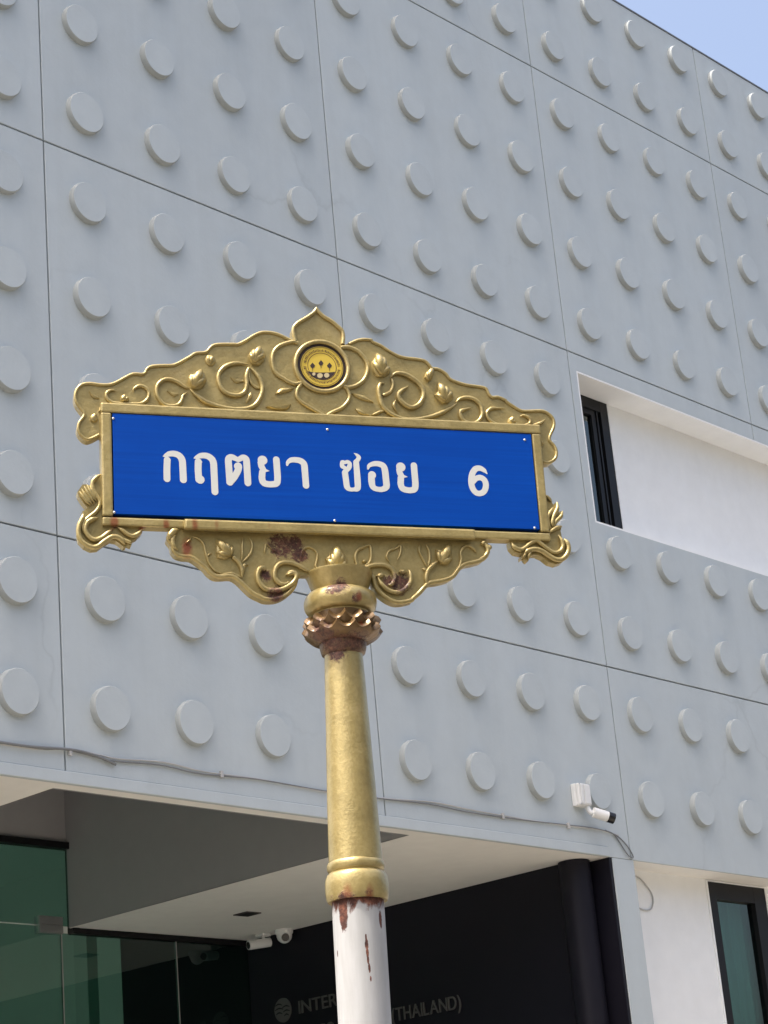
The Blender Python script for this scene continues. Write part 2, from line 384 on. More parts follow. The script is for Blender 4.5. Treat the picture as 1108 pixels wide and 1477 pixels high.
# glazed entrance at the back of the recess
gw = empty('glass_front', (0, 0, 0)); gw.parent = bld
boxes('frame', [(X0 + .2, 2.318, D - .03, D + .03, 4.205, 4.243), (2.276, 2.316, D - .029, D + .029, ZB + .004, 4.205), (2.318, BX - .001, D - .03, D + .03, ZB - .034, ZB - .002), (2.276, 2.318, D - .0295, D + .0295, ZB - .034, ZB + .0035)], M['black_frame'], gw)
box('pane', (-.60, 2.275, D - .006, D + .006, ZB + .008, 4.205), M['glass_green'], gw)
box('pane', (2.205, 3.080, D - .006, D + .006, .12, ZB - .034), M['glass_green'], gw)
box('pane', (3.086, BX - .002, D - .006, D + .006, .12, ZB - .034), M['glass_green'], gw)
box('pane', (1.05, 2.198, D - .006, D + .006, .12, ZB), M['glass_green'], gw)
box('pane', (-.60, 1.043, D - .006, D + .006, .12, ZB), M['glass_green'], gw)
boxes('pane_seal', [(2.1985, 2.2045, D - .008, D + .008, .12, ZB - .034), (3.0805, 3.0855, D - .008, D + .008, .12, ZB - .034)], M['cable_pale'], gw)
box('patch_fitting', (2.03, 2.200, D - .028, D + .028, 3.704, 3.752), M['steel'], gw, .004)
box('patch_fitting', (2.03, 2.200, D - .026, D + .026, 3.7535, 3.802), M['steel'], gw, .004)
boxes('recess_wall', [(X0 + .2, -.60, D, D + .1, .1, ZB + .6)], M['dark_paint'], bld)
# inside
box('interior_wall', (X0 + .2, BX, 6.4, 6.5, .1, 4.7), M['interior'], bld)
box('interior_wall', (BX + .001, BX + .1, D + .251, 4.0, .1, 4.55), M['black'], bld)
box('interior_wall', (BX + .001, BX + .1, 4.001, 6.4, .1, 4.55), M['interior'], bld)
box('interior_ceiling', (X0 + .2, BX, D + .11, 6.4, 4.55, 4.65), M['interior'], bld)
box('interior_floor', (X0 + .2, BX, .2, 6.4, .05, .115), M['tile'], bld)
box('interior_column', (2.58, 2.66, 3.02, 3.14, .12, 4.55), M['interior_col'], bld)

# lettering on the black wall
def text(name, body, size, parent, m, squeeze=1.0):
    cu = bpy.data.curves.new(name, 'FONT'); cu.body = body; cu.size = size; cu.extrude = 0.004; cu.align_x = 'LEFT'
    o = bpy.data.objects.new('tmp', cu); col.objects.link(o)
    dg = bpy.context.evaluated_depsgraph_get(); me = bpy.data.meshes.new_from_object(o.evaluated_get(dg)); bpy.data.objects.remove(o)
    return me
def wall_word(body, ya, yb, z0, h):
    """raised letters on the black side wall, running from y=ya to y=yb (towards the street)"""
    mes = [text('letter', ch, 1.0, bw, None) for ch in body]
    ws = [(min(v.co.x for v in me.vertices), max(v.co.x for v in me.vertices)) for me in mes]
    gap = 0.09; tot = sum(b - a for a, b in ws) + gap * (len(ws) - 1); s = (ya - yb) / tot; x = 0
    for me, (a, b) in zip(mes, ws):
        for v in me.vertices:
            u, w, d = v.co; v.co = (BX - .006 - d * 1.0, ya - (x + u - a) * s, z0 + w / 0.73 * h)
        x += b - a + gap; me.update(); link('letter', me, M['letter'], bw)
wall_word('INTER', 2.362, 2.035, 3.236, .080)
wall_word('CO', 2.205, 2.075, 3.070, .085)
wall_word('(THAILAND)', 1.605, 1.068, 3.078, .080)
lv, lf = [], []
def arc_poly(pts, name, parent, m, x=BX - .0062):
    n = len(pts); v = [(x, p[0], p[1]) for p in pts] + [(BX - .0005, p[0], p[1]) for p in pts]
    f = [list(range(n)), list(range(2 * n - 1, n - 1, -1))] + [[i, (i + 1) % n, n + (i + 1) % n, n + i] for i in range(n)]
    return link(name, mesh(name, v, f), m, parent)
LC, LR = (2.502, 3.277), .073
lg = arc_poly([(LC[0] + LR * math.cos(2 * math.pi * i / 36), LC[1] + LR * math.sin(2 * math.pi * i / 36)) for i in range(36)], 'logo', bw, M['letter'])
for sg, zz, la, lb in ((1, .030, .005, .062), (1, .004, -.004, .066), (1, -.022, .006, .058), (-1, .012, -.002, .06), (-1, -.014, .004, .06), (-1, -.038, .012, .05)):
    pts = [(LC[0] + sg * (la + (lb - la) * t / 8), LC[1] + zz + .010 * math.sin(math.pi * t / 8) + .004) for t in range(9)]
    pts += [(LC[0] + sg * (la + (lb - la) * t / 8), LC[1] + zz + .010 * math.sin(math.pi * t / 8) - .004 * math.sin(math.pi * (t + .6) / 9.2)) for t in range(8, -1, -1)]
    arc_poly(pts, 'logo_stripe', lg, M['black'], BX - .0074)

# ------------------------------------------------------------------ unseen houses behind and beside the camera, added to shape fill light and reflections
def added_house(x0, x1, y0, y1, h, wall_m, label, face):
    """plain unseen house added for fill light and reflections; face is 'front' for windows towards +y, 'side' for windows towards +x"""
    t = tag(empty('added_house', ((x0 + x1) / 2, (y0 + y1) / 2, 0)), label, 'building', 'unseen houses added to shape the light')
    ox, oy = (x0 + x1) / 2, (y0 + y1) / 2; a, b = (x1 - x0) / 2, (y1 - y0) / 2
    box('wall', (-a, a, -b, b, -.1, h), wall_m, t)
    boxes('roof', [(-a - .25, a + .25, -b - .25, b + .25, h, h + .18), (-a, a, b - .12, b, h + .18, h + .75)], M['roof'], t)
    fl = max(1, int(h // 3)); L = a if face == 'front' else b; n = max(2, int(2 * L // 2.4))
    for f in range(fl):
        for i in range(n):
            c = -L + (i + .5) * 2 * L / n; z0 = .12 if f == 0 else f * 3.1 + .9; z1 = 2.5 if f == 0 else z0 + 1.3; w = .9 if f == 0 else .65
            A = (c - w, c + w, b + .002, b + .05, z0, z1) if face == 'front' else (a + .002, a + .05, c - w, c + w, z0, z1)
            wd = box('shutter' if f == 0 else 'window_frame', A, M['vent'] if f else M['steel_paint'], t)
            if f:
                e = .07; A2 = (A[0] + e, A[1] - e, A[3] + .001, A[3] + .008, z0 + e, z1 - e) if face == 'front' else (A[1] + .001, A[1] + .008, A[2] + e, A[3] - e, z0 + e, z1 - e)
                box('pane', A2, M['glass_dark'], wd)
    return t
M['roof'] = paint('weathered roof edge', (0.22, 0.17, 0.14), 0.15, 0.8)
M['steel_paint'] = paint('painted shutter', (0.30, 0.31, 0.30), 0.1, 0.5)
M['house_a'] = paint('cream house wall', (0.42, 0.38, 0.30), 0.1, 0.8, streak=.3)
M['house_b'] = paint('grey green house wall', (0.27, 0.29, 0.26), 0.1, 0.8, streak=.3)
M['house_c'] = paint('brown house wall', (0.25, 0.19, 0.14), 0.1, 0.8, streak=.3)
hs = [(-30, -21, 9.2, 'house_c', 'added brown three storey house at the left end of the row across the road'), (-20.6, -12, 7.0, 'house_a', 'added cream two storey house next to the brown end house across the road'), (-11.6, -4, 9.6, 'house_b', 'added grey green three storey house between two lower cream houses across the road'), (-3.6, 5, 6.8, 'house_a', 'added cream two storey house between the grey green houses across the road'), (5.4, 14, 9.4, 'house_b', 'added grey green three storey house beside the brown house across the road'), (14.4, 24, 7.2, 'house_c', 'added brown two storey house at the right end of the row across the road')]
for x0, x1, h, mm, lb in hs: added_house(x0, x1, -24, -15.6, h, M[mm], lb, 'front')
added_house(-17, -9.5, .6, 10, 6.4, M['house_c'], 'added brown two storey house beside the grey disc panel building', 'side')

# ------------------------------------------------------------------ things fixed to the building
def polyline_thing(name, pts, r, m, label, cat, group=None):
    return tag(shade(link(name, tube_me(name, pts, r, 8, 5), m)), label, cat, group)
cab = tag(empty('facade_cable', (1.8, 0, 3.88)), 'grey cable bundle running along the foot of the disc panels and looping beside the pillar', 'cable')
cp = [(-1.9, 3.878), (-1.2, 3.872), (-.352, 3.876), (-.135, 3.878), (-.004, 3.891), (.128, 3.882), (.263, 3.872), (.524, 3.885), (.772, 3.872), (1.12, 3.886), (1.553, 3.878), (2.016, 3.882), (2.325, 3.889), (2.644, 3.877), (3.094, 3.880), (3.449, 3.888), (3.695, 3.891), (3.867, 3.872), (3.965, 3.819), (4.010, 3.762), (3.985, 3.756), (3.950, 3.778), (3.893, 3.838), (3.853, 3.874), (3.78, 3.890)]
def rel(pts, y): return [(x - 1.8, y, z - 3.88) for x, z in pts]
shade(link('cable_strand', tube_me('cable_strand', rel(cp, -.008), .0036, 8, 5), M['cable'], cab))
shade(link('cable_strand', tube_me('cable_strand', rel([(x + .03, z + .010 * math.sin(3.1 * x) + .006) for x, z in cp[:18]], -.007), .0036, 8, 5), M['cable_pale'], cab))
shade(link('conduit', tube_me('conduit', rel([(-.42, 3.880), (-.2, 3.880), (-.004, 3.892), (.10, 3.890), (.20, 3.874), (.268, 3.856)], -.013), .0066, 8, 5), M['cable'], cab))
for x in (.02, .9, 1.9, 2.9, 3.45):
    box('cable_clip', (x - 1.8 - .008, x - 1.8 + .008, -.016, -.0005, -.012, .020), M['cable_pale'], cab, .002)
polyline_thing('loop_cable', [(4.06, RY - .006, 3.700), (4.19, RY - .006, 3.722), (4.31, RY - .006, 3.700), (4.40, RY - .006, 3.632), (4.418, RY - .006, 3.575), (4.38, RY - .006, 3.525), (4.30, RY - .005, 3.520), (4.18, RY - .004, 3.555), (4.03, RY - .004, 3.56)], .0042, M['cable_pale'], 'thin pale cable looping on the white wall beside the grey pillar', 'cable')

def cyl_between(name, a, b, r, m, parent, n=24, r2=None):
    return shade(link(name, tube_me(name, [a, b], (lambda t: r + ((r2 or r) - r) * t), n, 1), m, parent))
cm = tag(empty('security_camera', (3.57, 0, 4.06)), 'white bullet security camera hanging from a junction box on the disc wall', 'security camera')
box('junction_box', (-.052, .052, -.034, -.0005, -.062, .062), M['cam_white'], cm, .006)
box('box_lid', (-.050, .050, -.058, -.0345, -.060, .060), M['cam_white'], cm, .006)
box('box_rib', (-.040, -.022, -.063, -.0585, -.052, .052), M['cam_white'], cm, .002)
box('box_rib', (-.008, .042, -.063, -.0585, -.052, .052), M['cam_white'], cm, .002)
for sx in (-.044, .044):
    for sz in (-.055, .055): cyl_between('screw', Vector((sx, -.0584, sz)), Vector((sx, -.0605, sz)), .0035, M['steel'], cm, 10)
shade(link('arm', tube_me('arm', [(.030, -.040, -.064), (.030, -.046, -.085), (.040, -.055, -.100), (.060, -.070, -.100)], .014, 12, 5), M['cam_white'], cm))
ba, bd = Vector((.040, -.066, -.098)), Vector((.80, -.46, -.30)).normalized()
cyl_between('body', ba, ba + bd * .098, .0285, M['cam_white'], cm)
hd = cyl_between('lens_hood', ba + bd * .0862, ba + bd * .124, .0300, M['cam_black'], cm)
cyl_between('lens', ba + bd * .1242, ba + bd * .126, .014, M['glass_dark'], hd)

dc = tag(empty('turret_camera', (3.615, 2.385, ZB)), 'small white turret camera with a dark lens under the soffit beside the black wall', 'security camera')
shade(link('base', lathe_me('base', [(.052, -.028), (.056, -.020), (.056, -.0005)], (0, 0), 28), M['cam_white'], dc))
bm = bmesh.new(); bmesh.ops.create_uvsphere(bm, u_segments=24, v_segments=16, radius=.048); me = bpy.data.meshes.new('ball'); bm.to_mesh(me); bm.free()
bl = shade(link('ball', me, M['cam_white'], dc)); bl.location = (0, 0, -.036)
d0 = Vector((-.55, -.75, -.42)).normalized()
cyl_between('lens', Vector((0, 0, -.036)) + d0 * .040, Vector((0, 0, -.036)) + d0 * .0495, .024, M['cam_black'], dc)
bc = tag(empty('bullet_camera', (3.590, 2.545, ZB)), 'slim white bullet camera under the soffit at the corner of glass front and black wall', 'security camera')
box('mount', (-.035, .035, -.035, .035, -.018, -.0005), M['cam_white'], bc, .004)
cyl_between('stem', (0, 0, -.018), (0, 0, -.040), .010, M['cam_white'], bc)
sh = Vector((-.70, .22, -.10)).normalized()
cyl_between('body', Vector((.045, -.01, -.050)), Vector((.045, -.01, -.050)) + sh * .150, .029, M['cam_white'], bc)
cyl_between('lens', Vector((.045, -.01, -.050)) + sh * .1502, Vector((.045, -.01, -.050)) + sh * .153, .022, M['cam_black'], bc)
vt = tag(empty('ceiling_downlight', (2.99, 2.05, ZB)), 'small square dark fitting set in the white entrance soffit', 'downlight')
boxes('frame', [(-.058, .058, -.058, -.046, -.006, -.0005), (-.058, .058, .046, .058, -.006, -.0005), (-.058, -.046, -.046, .046, -.006, -.0005), (.046, .058, -.046, .046, -.006, -.0005)], M['vent'], vt)
box('lens_plate', (-.0455, .0455, -.0455, .0455, -.004, -.0008), M['black_frame'], vt)

# ------------------------------------------------------------------ street sign
YAW, ROLL = -0.5461731, -0.0242055
PC = Vector((-2.829478, -4.296389, 3.110731))          # centre of the blue plate
ce, cn = Vector((math.cos(YAW), math.sin(YAW), 0)), Vector((0, 0, 1))
EX = ce * math.cos(ROLL) + cn * math.sin(ROLL); EZ = -ce * math.sin(ROLL) + cn * math.cos(ROLL); EY = EZ.cross(EX)
AX, AY = .0118, .004                                    # pole axis beside the plate centre
base_len = (PC.z - 0.123) / EZ.z
ORI = PC + EX * AX + EY * AY - EZ * base_len
PZ = base_len                                           # local height of the plate centre
sign = tag(empty('street_sign'), 'ornate gold framed blue street name sign on a gold topped white pole', 'street sign')
sign.matrix_world = Matrix.Translation(ORI) @ Matrix((EX, EY, EZ)).transposed().to_4x4()
def S(x, y, yl=0.0):
    """photo pixel -> (x, z) on the sign's own plane y = yl"""
    d = RW.transposed() @ Vector(((x - IW / 2) / FPX, (y - IH / 2) / FPX, 1.0))
    o = CAM - ORI
    t = (yl - o.dot(EY)) / d.dot(EY); X = o + d * t
    return (X.dot(EX), X.dot(EZ))
def C(ox, oy, sc, pts, yl=-.012): return [S(ox + a / sc, oy + b / sc, yl) for a, b in pts]
K = 6.925
PXM = .00141                                            # metres per photo pixel on the sign
YF = -.012                                              # front of the cast backing

def rust(px, py, rpx, yl=YF): x, z = S(px, py, yl); return ((x, yl, z), rpx * PXM)
GOLD = gold_material('weathered gold paint', [rust(405, 788, 26), rust(432, 800, 18), rust(425, 783, 18), rust(383, 830, 12), rust(398, 858, 18), rust(577, 842, 22), rust(560, 838, 12), rust(490, 846, 20, -.06), rust(480, 848, 14, -.06), rust(165, 756, 9), rust(240, 757, 6), rust(281, 757, 8), rust(270, 790, 9), rust(312, 758, 6),
                                              rust(485, 938, 22, -.03), rust(475, 955, 12, -.035), rust(515, 862, 10, -.07), rust(530, 1285, 9, -.05), rust(500, 1302, 20, -.04), rust(470, 1300, 14, -.02), rust(545, 1300, 14, -.03)],
    [rust(165, 756, 8, -.02), rust(240, 757, 6, -.02), rust(281, 757, 7, -.03), rust(312, 758, 5, -.03), rust(388, 760, 4, -.03), rust(270, 792, 10), rust(205, 765, 7), rust(520, 862, 7, -.07), rust(500, 1290, 12, -.055), rust(532, 1288, 9, -.05), rust(475, 965, 10, -.035), rust(480, 990, 6, -.035)])
M['gold'] = GOLD
M['gold_brown'] = gold_material('browned and shade darkened gold paint', [rust(470, 915, 30, -.03), rust(505, 918, 34, -.03), rust(525, 905, 26, 0.0), rust(485, 930, 26, -.03)], [rust(520, 900, 5, -.06)], base=(0.165, 0.100, 0.040), rough=0.34)  # browned gold, also darkened for the shade on down-facing petals and neck

def rim(name, pts, rpx, parent=None, y=YF, taper=0.0, lift=0.3, closed=False, per=6, flat=1.0):
    r0 = rpx * PXM
    def rr(t):
        k = 1.0
        if taper > 0: k = min(1.0, (1e-3 + min(t, 1 - t) / taper)) ** .6
        return max(r0 * k, .0004)
    p3 = [(x, y - r0 * lift, z) for x, z in pts]
    return shade(link(name, tube_me(name, p3, rr, 8, per), M['gold'], parent or sign), 60)
def dome(name, pts, h, parent=None, y=YF, ridges=(), base=None):
    """low relief leaf or bud: outline raised in rings to a crest, with ribs running from its base"""
    n = len(pts); cx = sum(p[0] for p in pts) / n; cz = sum(p[1] for p in pts) / n
    v, f = [], []
    rings = [(1.0, 0.0), (.97, .45), (.82, .78), (.55, .95), (.25, 1.0)]
    for (s, hh) in rings:
        for i, (x, z) in enumerate(pts):
            crease = 0.82 if (i % 2 and s > .3) else 1.0
            v.append((cx + (x - cx) * s, y - h * hh * crease + (.0005 if s == 1 else 0), cz + (z - cz) * s))
    for i in range(len(rings) - 1):
        for k in range(n): f.append([i * n + k, i * n + (k + 1) % n, (i + 1) * n + (k + 1) % n, (i + 1) * n + k])
    f.append([(len(rings) - 1) * n + k for k in range(n)])
    o = shade(link(name, mesh(name, v, f), M['gold'], parent or sign), 50)
    if base:
        for tip in ridges:
            mid = (base[0] * .45 + tip[0] * .55, base[1] * .45 + tip[1] * .55)
            p3 = [(base[0], y - h * .75, base[1]), (mid[0], y - h * 1.05, mid[1]), (tip[0], y - h * .35, tip[1])]
            L = math.hypot(tip[0] - base[0], tip[1] - base[1])
            shade(link('petal', tube_me('petal', p3, lambda t: max(.0004, L * .20 * math.sin(math.pi * min(1, .12 + t * .88)) ** .8), 8, 6), M['gold'], o), 70)
    return o
def smooth_poly(pts, per=4):
    q = spline([Vector((p[0], p[1], 0)) for p in pts], per)
    return [(v.x, v.y) for v in q]

# --- frame bars round the plate
HW, HH = .426, .1040
def bar(name, x0, x1, z0, z1, yf, yb, bev=.0035):
    return box(name, (x0 - AX, x1 - AX, yf - AY, yb - AY, PZ + z0, PZ + z1), M['gold'], sign, bev)
bar('frame_bar', -HW - .0215, HW + .0215, HH + .0005, HH + .021, -.019, .012)
bar('frame_bar', -HW - .0215, HW + .0215, -HH - .022, -HH - .0052, -.017, .012)
bar('frame_bar', -HW - .0215, -HW - .0012, -HH - .0034, HH + .0004, -.0185, .0115)
bar('frame_bar', HW + .0012, HW + .0205, -HH - .0034, HH + .0004, -.0185, .0115)
xa, _ = S(266, 760, -.03); xb, _ = S(686, 775, -.03)
bar('ledge_bar', xa + AX, xb + AX, -HH - .0285, -HH - .0075, -.030, -.0172, .0045)
# --- blue plate and its backing
def plate_material():
    m, nt, b = mat('blue reflective sheet'); v = coords(nt)
    n = noise(nt, 1.0, 4, 0.6, coords(nt, (3, 3, 160)))
    n2 = noise(nt, 9, 4, 0.6, v)
    c = ramp(nt, n, [(0.25, (0.001, 0.043, 0.285)), (0.75, (0.001, 0.060, 0.375))])
    c = mixc(nt, 0.5, c, ramp(nt, n2, [(0.35, (0.86, 0.88, 0.92)), (0.65, (1, 1, 1))]), 'MULTIPLY')
    sp = ramp(nt, noise(nt, 260, 3, 0.6, v), [(0.80, (0, 0, 0)), (0.86, (1, 1, 1))])
    c = mixc(nt, math_(nt, 'MULTIPLY', sp, 0.18), c, (0.25, 0.32, 0.5))
    lk(nt, c, b.inputs['Base Color']); b.inputs['Roughness'].default_value = 0.42; b.inputs['Specular IOR Level'].default_value = 0.10
    bump(nt, b, n, 0.12, 0.001); return m
M['plate'] = plate_material()
M['plate_white'] = paint('white reflective lettering', (0.57, 0.585, 0.56), 0.05, 0.5, 0.05, 120)
M['rivet'] = paint('rivet steel', (0.55, 0.56, 0.58), 0.05, 0.35, 0.03, 200); M['rivet'].node_tree.nodes['Principled BSDF'].inputs['Metallic'].default_value = 0.7
M['gap'] = paint('black backing board', (0.006, 0.006, 0.007), 0.1, 0.8)
box('backing_board', (-HW - .001 - AX, HW + .001 - AX, -.004 - AY, .010 - AY, PZ - HH - .0033, PZ + HH), M['gap'], sign)
plate = box('name_plate', (-HW + .001 - AX, HW - .0005 - AX, -.0176 - AY, -.0045 - AY, PZ - HH + .0012, PZ + HH - .0012), M['plate'], sign, .0006)
YP = -.0176 - AY
# letters: strokes grown into one clean flat outline by marching squares
def stroke_mesh(name, strokes, y0, y1, step=.00055):
    segs = []
    for pts, rads in strokes:
        q = spline([Vector((p[0], p[1], 0)) for p in pts], 6) if len(pts) > 2 else [Vector((p[0], p[1], 0)) for p in pts]
        n = len(q)
        for i in range(n - 1):
            def R(t):
                if not isinstance(rads, (list, tuple)): return rads
                u = t * (len(rads) - 1); k = min(int(u), len(rads) - 2); return rads[k] + (rads[k + 1] - rads[k]) * (u - k)
            segs.append((q[i], q[i + 1], R(i / max(1, n - 1)), R((i + 1) / max(1, n - 1))))
        if n == 1: segs.append((q[0], q[0], rads, rads))
    mr = max(max(s[2], s[3]) for s in segs)
    x0 = min(min(s[0].x, s[1].x) for s in segs) - mr - step * 2; x1 = max(max(s[0].x, s[1].x) for s in segs) + mr + step * 2
    z0 = min(min(s[0].y, s[1].y) for s in segs) - mr - step * 2; z1 = max(max(s[0].y, s[1].y) for s in segs) + mr + step * 2
    nx, nz = int((x1 - x0) / step) + 1, int((z1 - z0) / step) + 1
    INF = 1e3; F = [[INF] * (nx + 1) for _ in range(nz + 1)]
    for a, b, ra, rb in segs:
        r = max(ra, rb) + step * 2; dx, dz = b.x - a.x, b.y - a.y; ll = dx * dx + dz * dz
        i0 = max(0, int((min(a.x, b.x) - r - x0) / step)); i1 = min(nx, int((max(a.x, b.x) + r - x0) / step) + 1)
        j0 = max(0, int((min(a.y, b.y) - r - z0) / step)); j1 = min(nz, int((max(a.y, b.y) + r - z0) / step) + 1)
        for j in range(j0, j1 + 1):
            pz = z0 + j * step; row = F[j]
            for i in range(i0, i1 + 1):
                px = x0 + i * step
                t = 0 if ll < 1e-14 else max(0, min(1, ((px - a.x) * dx + (pz - a.y) * dz) / ll))
                d = math.hypot(px - a.x - dx * t, pz - a.y - dz * t) - (ra + (rb - ra) * t)
                if d < row[i]: row[i] = d
    V, Fc, cache = [], [], {}
    def vert(key, x, z):
        if key not in cache: cache[key] = len(V); V.append((x, y0, z))
        return cache[key]
    for j in range(nz):
        for i in range(nx):
            cs = [(i, j), (i + 1, j), (i + 1, j + 1), (i, j + 1)]; vals = [F[b][a] for a, b in cs]
            if min(vals) >= 0: continue
            poly = []
            for k in range(4):
                (a, b), (c, d) = cs[k], cs[(k + 1) % 4]; va, vb = vals[k], vals[(k + 1) % 4]
                if va < 0: poly.append(vert((a, b), x0 + a * step, z0 + b * step))
                if (va < 0) != (vb < 0):
                    if max(abs(va), abs(vb)) > 100: t = .5
                    else: t = va / (va - vb)
                    key = ((a, b), (c, d)) if (a, b) < (c, d) else ((c, d), (a, b))
                    poly.append(vert(key, x0 + (a + (c - a) * t) * step, z0 + (b + (d - b) * t) * step))
            if len(poly) >= 3: Fc.append(poly)
    bm = bmesh.new(); vs = [bm.verts.new(v) for v in V]
    for p in Fc:
        try: bm.faces.new([vs[i] for i in p])
        except ValueError: pass
    bm.verts.index_update()
    bmesh.ops.remove_doubles(bm, verts=bm.verts[:], dist=1e-6)
    bmesh.ops.dissolve_limit(bm, angle_limit=math.radians(2), verts=bm.verts[:], edges=bm.edges[:])
    ret = bmesh.ops.extrude_face_region(bm, geom=bm.faces[:])
    for g_ in ret['geom']:
        if isinstance(g_, bmesh.types.BMVert): g_.co.y = y1
    bmesh.ops.recalc_face_normals(bm, faces=bm.faces[:])
    me = bpy.data.meshes.new(name); bm.to_mesh(me); bm.free(); return me
LK = 1108 / 120.0
def letter(ox, oy, strokes):
    st = []
    for pts, r in strokes:
        P = [S(ox + a / LK, oy + b / LK, YP) for a, b in pts]
        rr = [x * .95 / LK * PXM for x in r] if isinstance(r, (list, tuple)) else r * .95 / LK * PXM
        st.append((P, rr))
    link('letter', stroke_mesh('letter', st, YP - .0003, YP - .00003), M['plate_white'], plate)
A, B_, C_, D_ = (225, 635), (330, 635), (485, 640), (620, 650)
letter(*A, [([(148, 515), (146, 400), (150, 262)], 45), ([(98, 214), (130, 203), (180, 182), (245, 180), (305, 203), (345, 255), (358, 340), (366, 528)], [6, 25, 38, 42, 45, 46, 46, 46]), ([(150, 262), (198, 264)], [38, 3])])
letter(*A, [([(572, 525), (562, 400), (564, 285)], 46), ([(590, 525), (589, 522)], 58), ([(508, 240), (545, 225), (595, 207), (660, 205), (718, 228), (762, 285), (774, 400), (786, 688)], [6, 25, 38, 42, 45, 46, 46, 46]), ([(564, 285), (618, 290)], [38, 3])])
letter(*B_, [([(17, 560), (6, 420), (-4, 265), (18, 228), (55, 228), (92, 245), (126, 262)], [48, 46, 46, 44, 40, 36, 34]), ([(126, 262), (160, 242), (195, 230), (228, 250), (240, 310), (256, 570)], [34, 38, 42, 45, 46, 46]), ([(17, 560), (75, 490), (120, 410), (134, 355)], 46), ([(125, 348), (124, 347)], 54)])
letter(*B_, [([(450, 266), (451, 267)], 65), ([(424, 300), (438, 350), (462, 395)], [40, 42, 40]), ([(448, 425), (443, 510), (465, 565), (520, 585), (590, 586), (640, 570), (651, 500), (645, 400), (634, 258)], [44, 45, 45, 44, 44, 45, 45, 45, 45]), ([(462, 400), (542, 410)], [34, 2])])
letter(*B_, [([(778, 330), (790, 292), (830, 265), (890, 262), (955, 275), (1003, 320), (1014, 420), (1030, 605)], [14, 26, 36, 40, 43, 45, 45, 44])])
letter(*C_, [([(118, 385), (130, 480), (146, 575), (185, 608), (240, 608), (285, 590), (285, 480), (275, 360), (266, 250)], [42, 42, 42, 28, 28, 42, 44, 43, 40]), ([(258, 238), (288, 215), (300, 180), (275, 150), (236, 126)], [28, 30, 30, 20, 3]), ([(128, 360), (170, 318), (180, 268), (152, 240), (118, 250), (84, 248), (80, 300), (112, 318)], [36, 33, 30, 25, 24, 30, 30, 26])])
letter(*C_, [([(424, 335), (440, 292), (500, 268), (570, 270), (630, 300), (652, 370), (664, 480), (668, 570), (620, 606), (550, 606), (490, 575), (472, 500), (470, 420)], [12, 26, 36, 40, 44, 46, 46, 46, 38, 36, 42, 46, 46]), ([(478, 416), (479, 417)], 54)])
letter(*C_, [([(860, 310), (861, 311)], 65), ([(838, 350), (850, 395), (872, 430)], [40, 42, 40]), ([(862, 455), (860, 540), (885, 595), (940, 617), (1000, 620), (1046, 600), (1055, 530), (1046, 420), (1035, 290)], [44, 45, 45, 43, 43, 45, 46, 45, 45]), ([(872, 432), (950, 442)], [34, 2])])
letter(*D_, [([(762, 306), (722, 262), (665, 234), (608, 246), (566, 310), (552, 400), (566, 490), (610, 555), (670, 570), (724, 540), (748, 470), (732, 400), (680, 360), (620, 370), (580, 412)], [8, 32, 40, 42, 43, 43, 43, 42, 40, 41, 42, 42, 41, 38, 36])])
rv = bmesh.new(); bmesh.ops.create_uvsphere(rv, u_segments=12, v_segments=8, radius=.0027); rme = bpy.data.meshes.new('rivet'); rv.to_mesh(rme); rv.free()
for p in rme.polygons: p.use_smooth = True
for i, (x, y) in enumerate([(163.5, 603.5), (472.5, 619.5), (757, 634.5), (165, 739), (483, 751), (771.5, 761.5)]):
    o = link('rivet', rme, M['rivet'] if i == 0 else None, plate); px, pz = S(x, y, YP); o.location = (px, YP, pz); o.scale = (1, .6, 1)

# --- cast backing of the crest: outline traced onto the sign's plane
crestL = C(100, 520, K, [(302, 752), (245, 782), (185, 800), (130, 775), (90, 722), (80, 670), (96, 612), (130, 567), (140, 532), (100, 480), (62, 420), (50, 360), (62, 300), (100, 250), (150, 228), (220, 224), (300, 236), (400, 236), (480, 207), (560, 162), (640, 128), (738, 130), (772, 80), (830, 52), (940, 45), (1040, 41)]) \
       + C(220, 490, K, [(300, 205), (370, 165), (430, 130), (530, 120), (570, 75), (620, 47), (700, 40), (820, 40)]) \
       + C(330, 470, K, [(90, 180), (170, 140), (240, 95), (320, 62), (400, 60), (480, 75), (560, 110), (640, 150)])
petalT = C(410, 440, K, [(102, 365), (82, 290), (84, 230), (122, 180), (190, 140), (260, 96), (300, 60), (320, 32), (345, 65), (400, 115), (470, 155), (530, 205), (585, 260), (598, 330), (592, 398)])
crestR = C(410, 440, K, [(640, 385), (720, 350), (800, 337), (880, 347)]) \
       + C(500, 490, K, [(260, 17), (340, 52), (420, 105), (500, 150), (580, 175), (680, 186), (780, 206), (830, 250), (858, 282), (920, 290), (1000, 340)]) \
       + C(580, 520, K, [(480, 180), (560, 215), (650, 240), (760, 255), (840, 275), (868, 328), (900, 362), (960, 360), (1040, 395)]) \
       + C(680, 560, K, [(350, 127), (420, 175), (500, 220), (600, 222), (700, 220), (760, 242), (813, 290), (833, 350), (823, 410), (795, 470), (787, 520), (830, 570), (856, 630), (848, 700), (800, 743), (740, 752), (690, 725), (672, 690)])
top_z = PZ + HH + .006
def dedupe(p, e=.0012):
    out = [p[0]]
    for q in p[1:]:
        if math.hypot(q[0] - out[-1][0], q[1] - out[-1][1]) > e: out.append(q)
    return out
sL, sP, sR = dedupe(smooth_poly(crestL, 3)), dedupe(smooth_poly(petalT, 3)), dedupe(smooth_poly(crestR, 3))
xl, xr = -HW - .010 - AX, HW + .010 - AX
outline = sL + sP + sR + [(xr, sR[-1][1]), (xr, top_z), (xl, top_z), (xl, sL[0][1])]
link('crest_backing', poly_me('crest_backing', outline, YF, .010), M['gold'], sign)
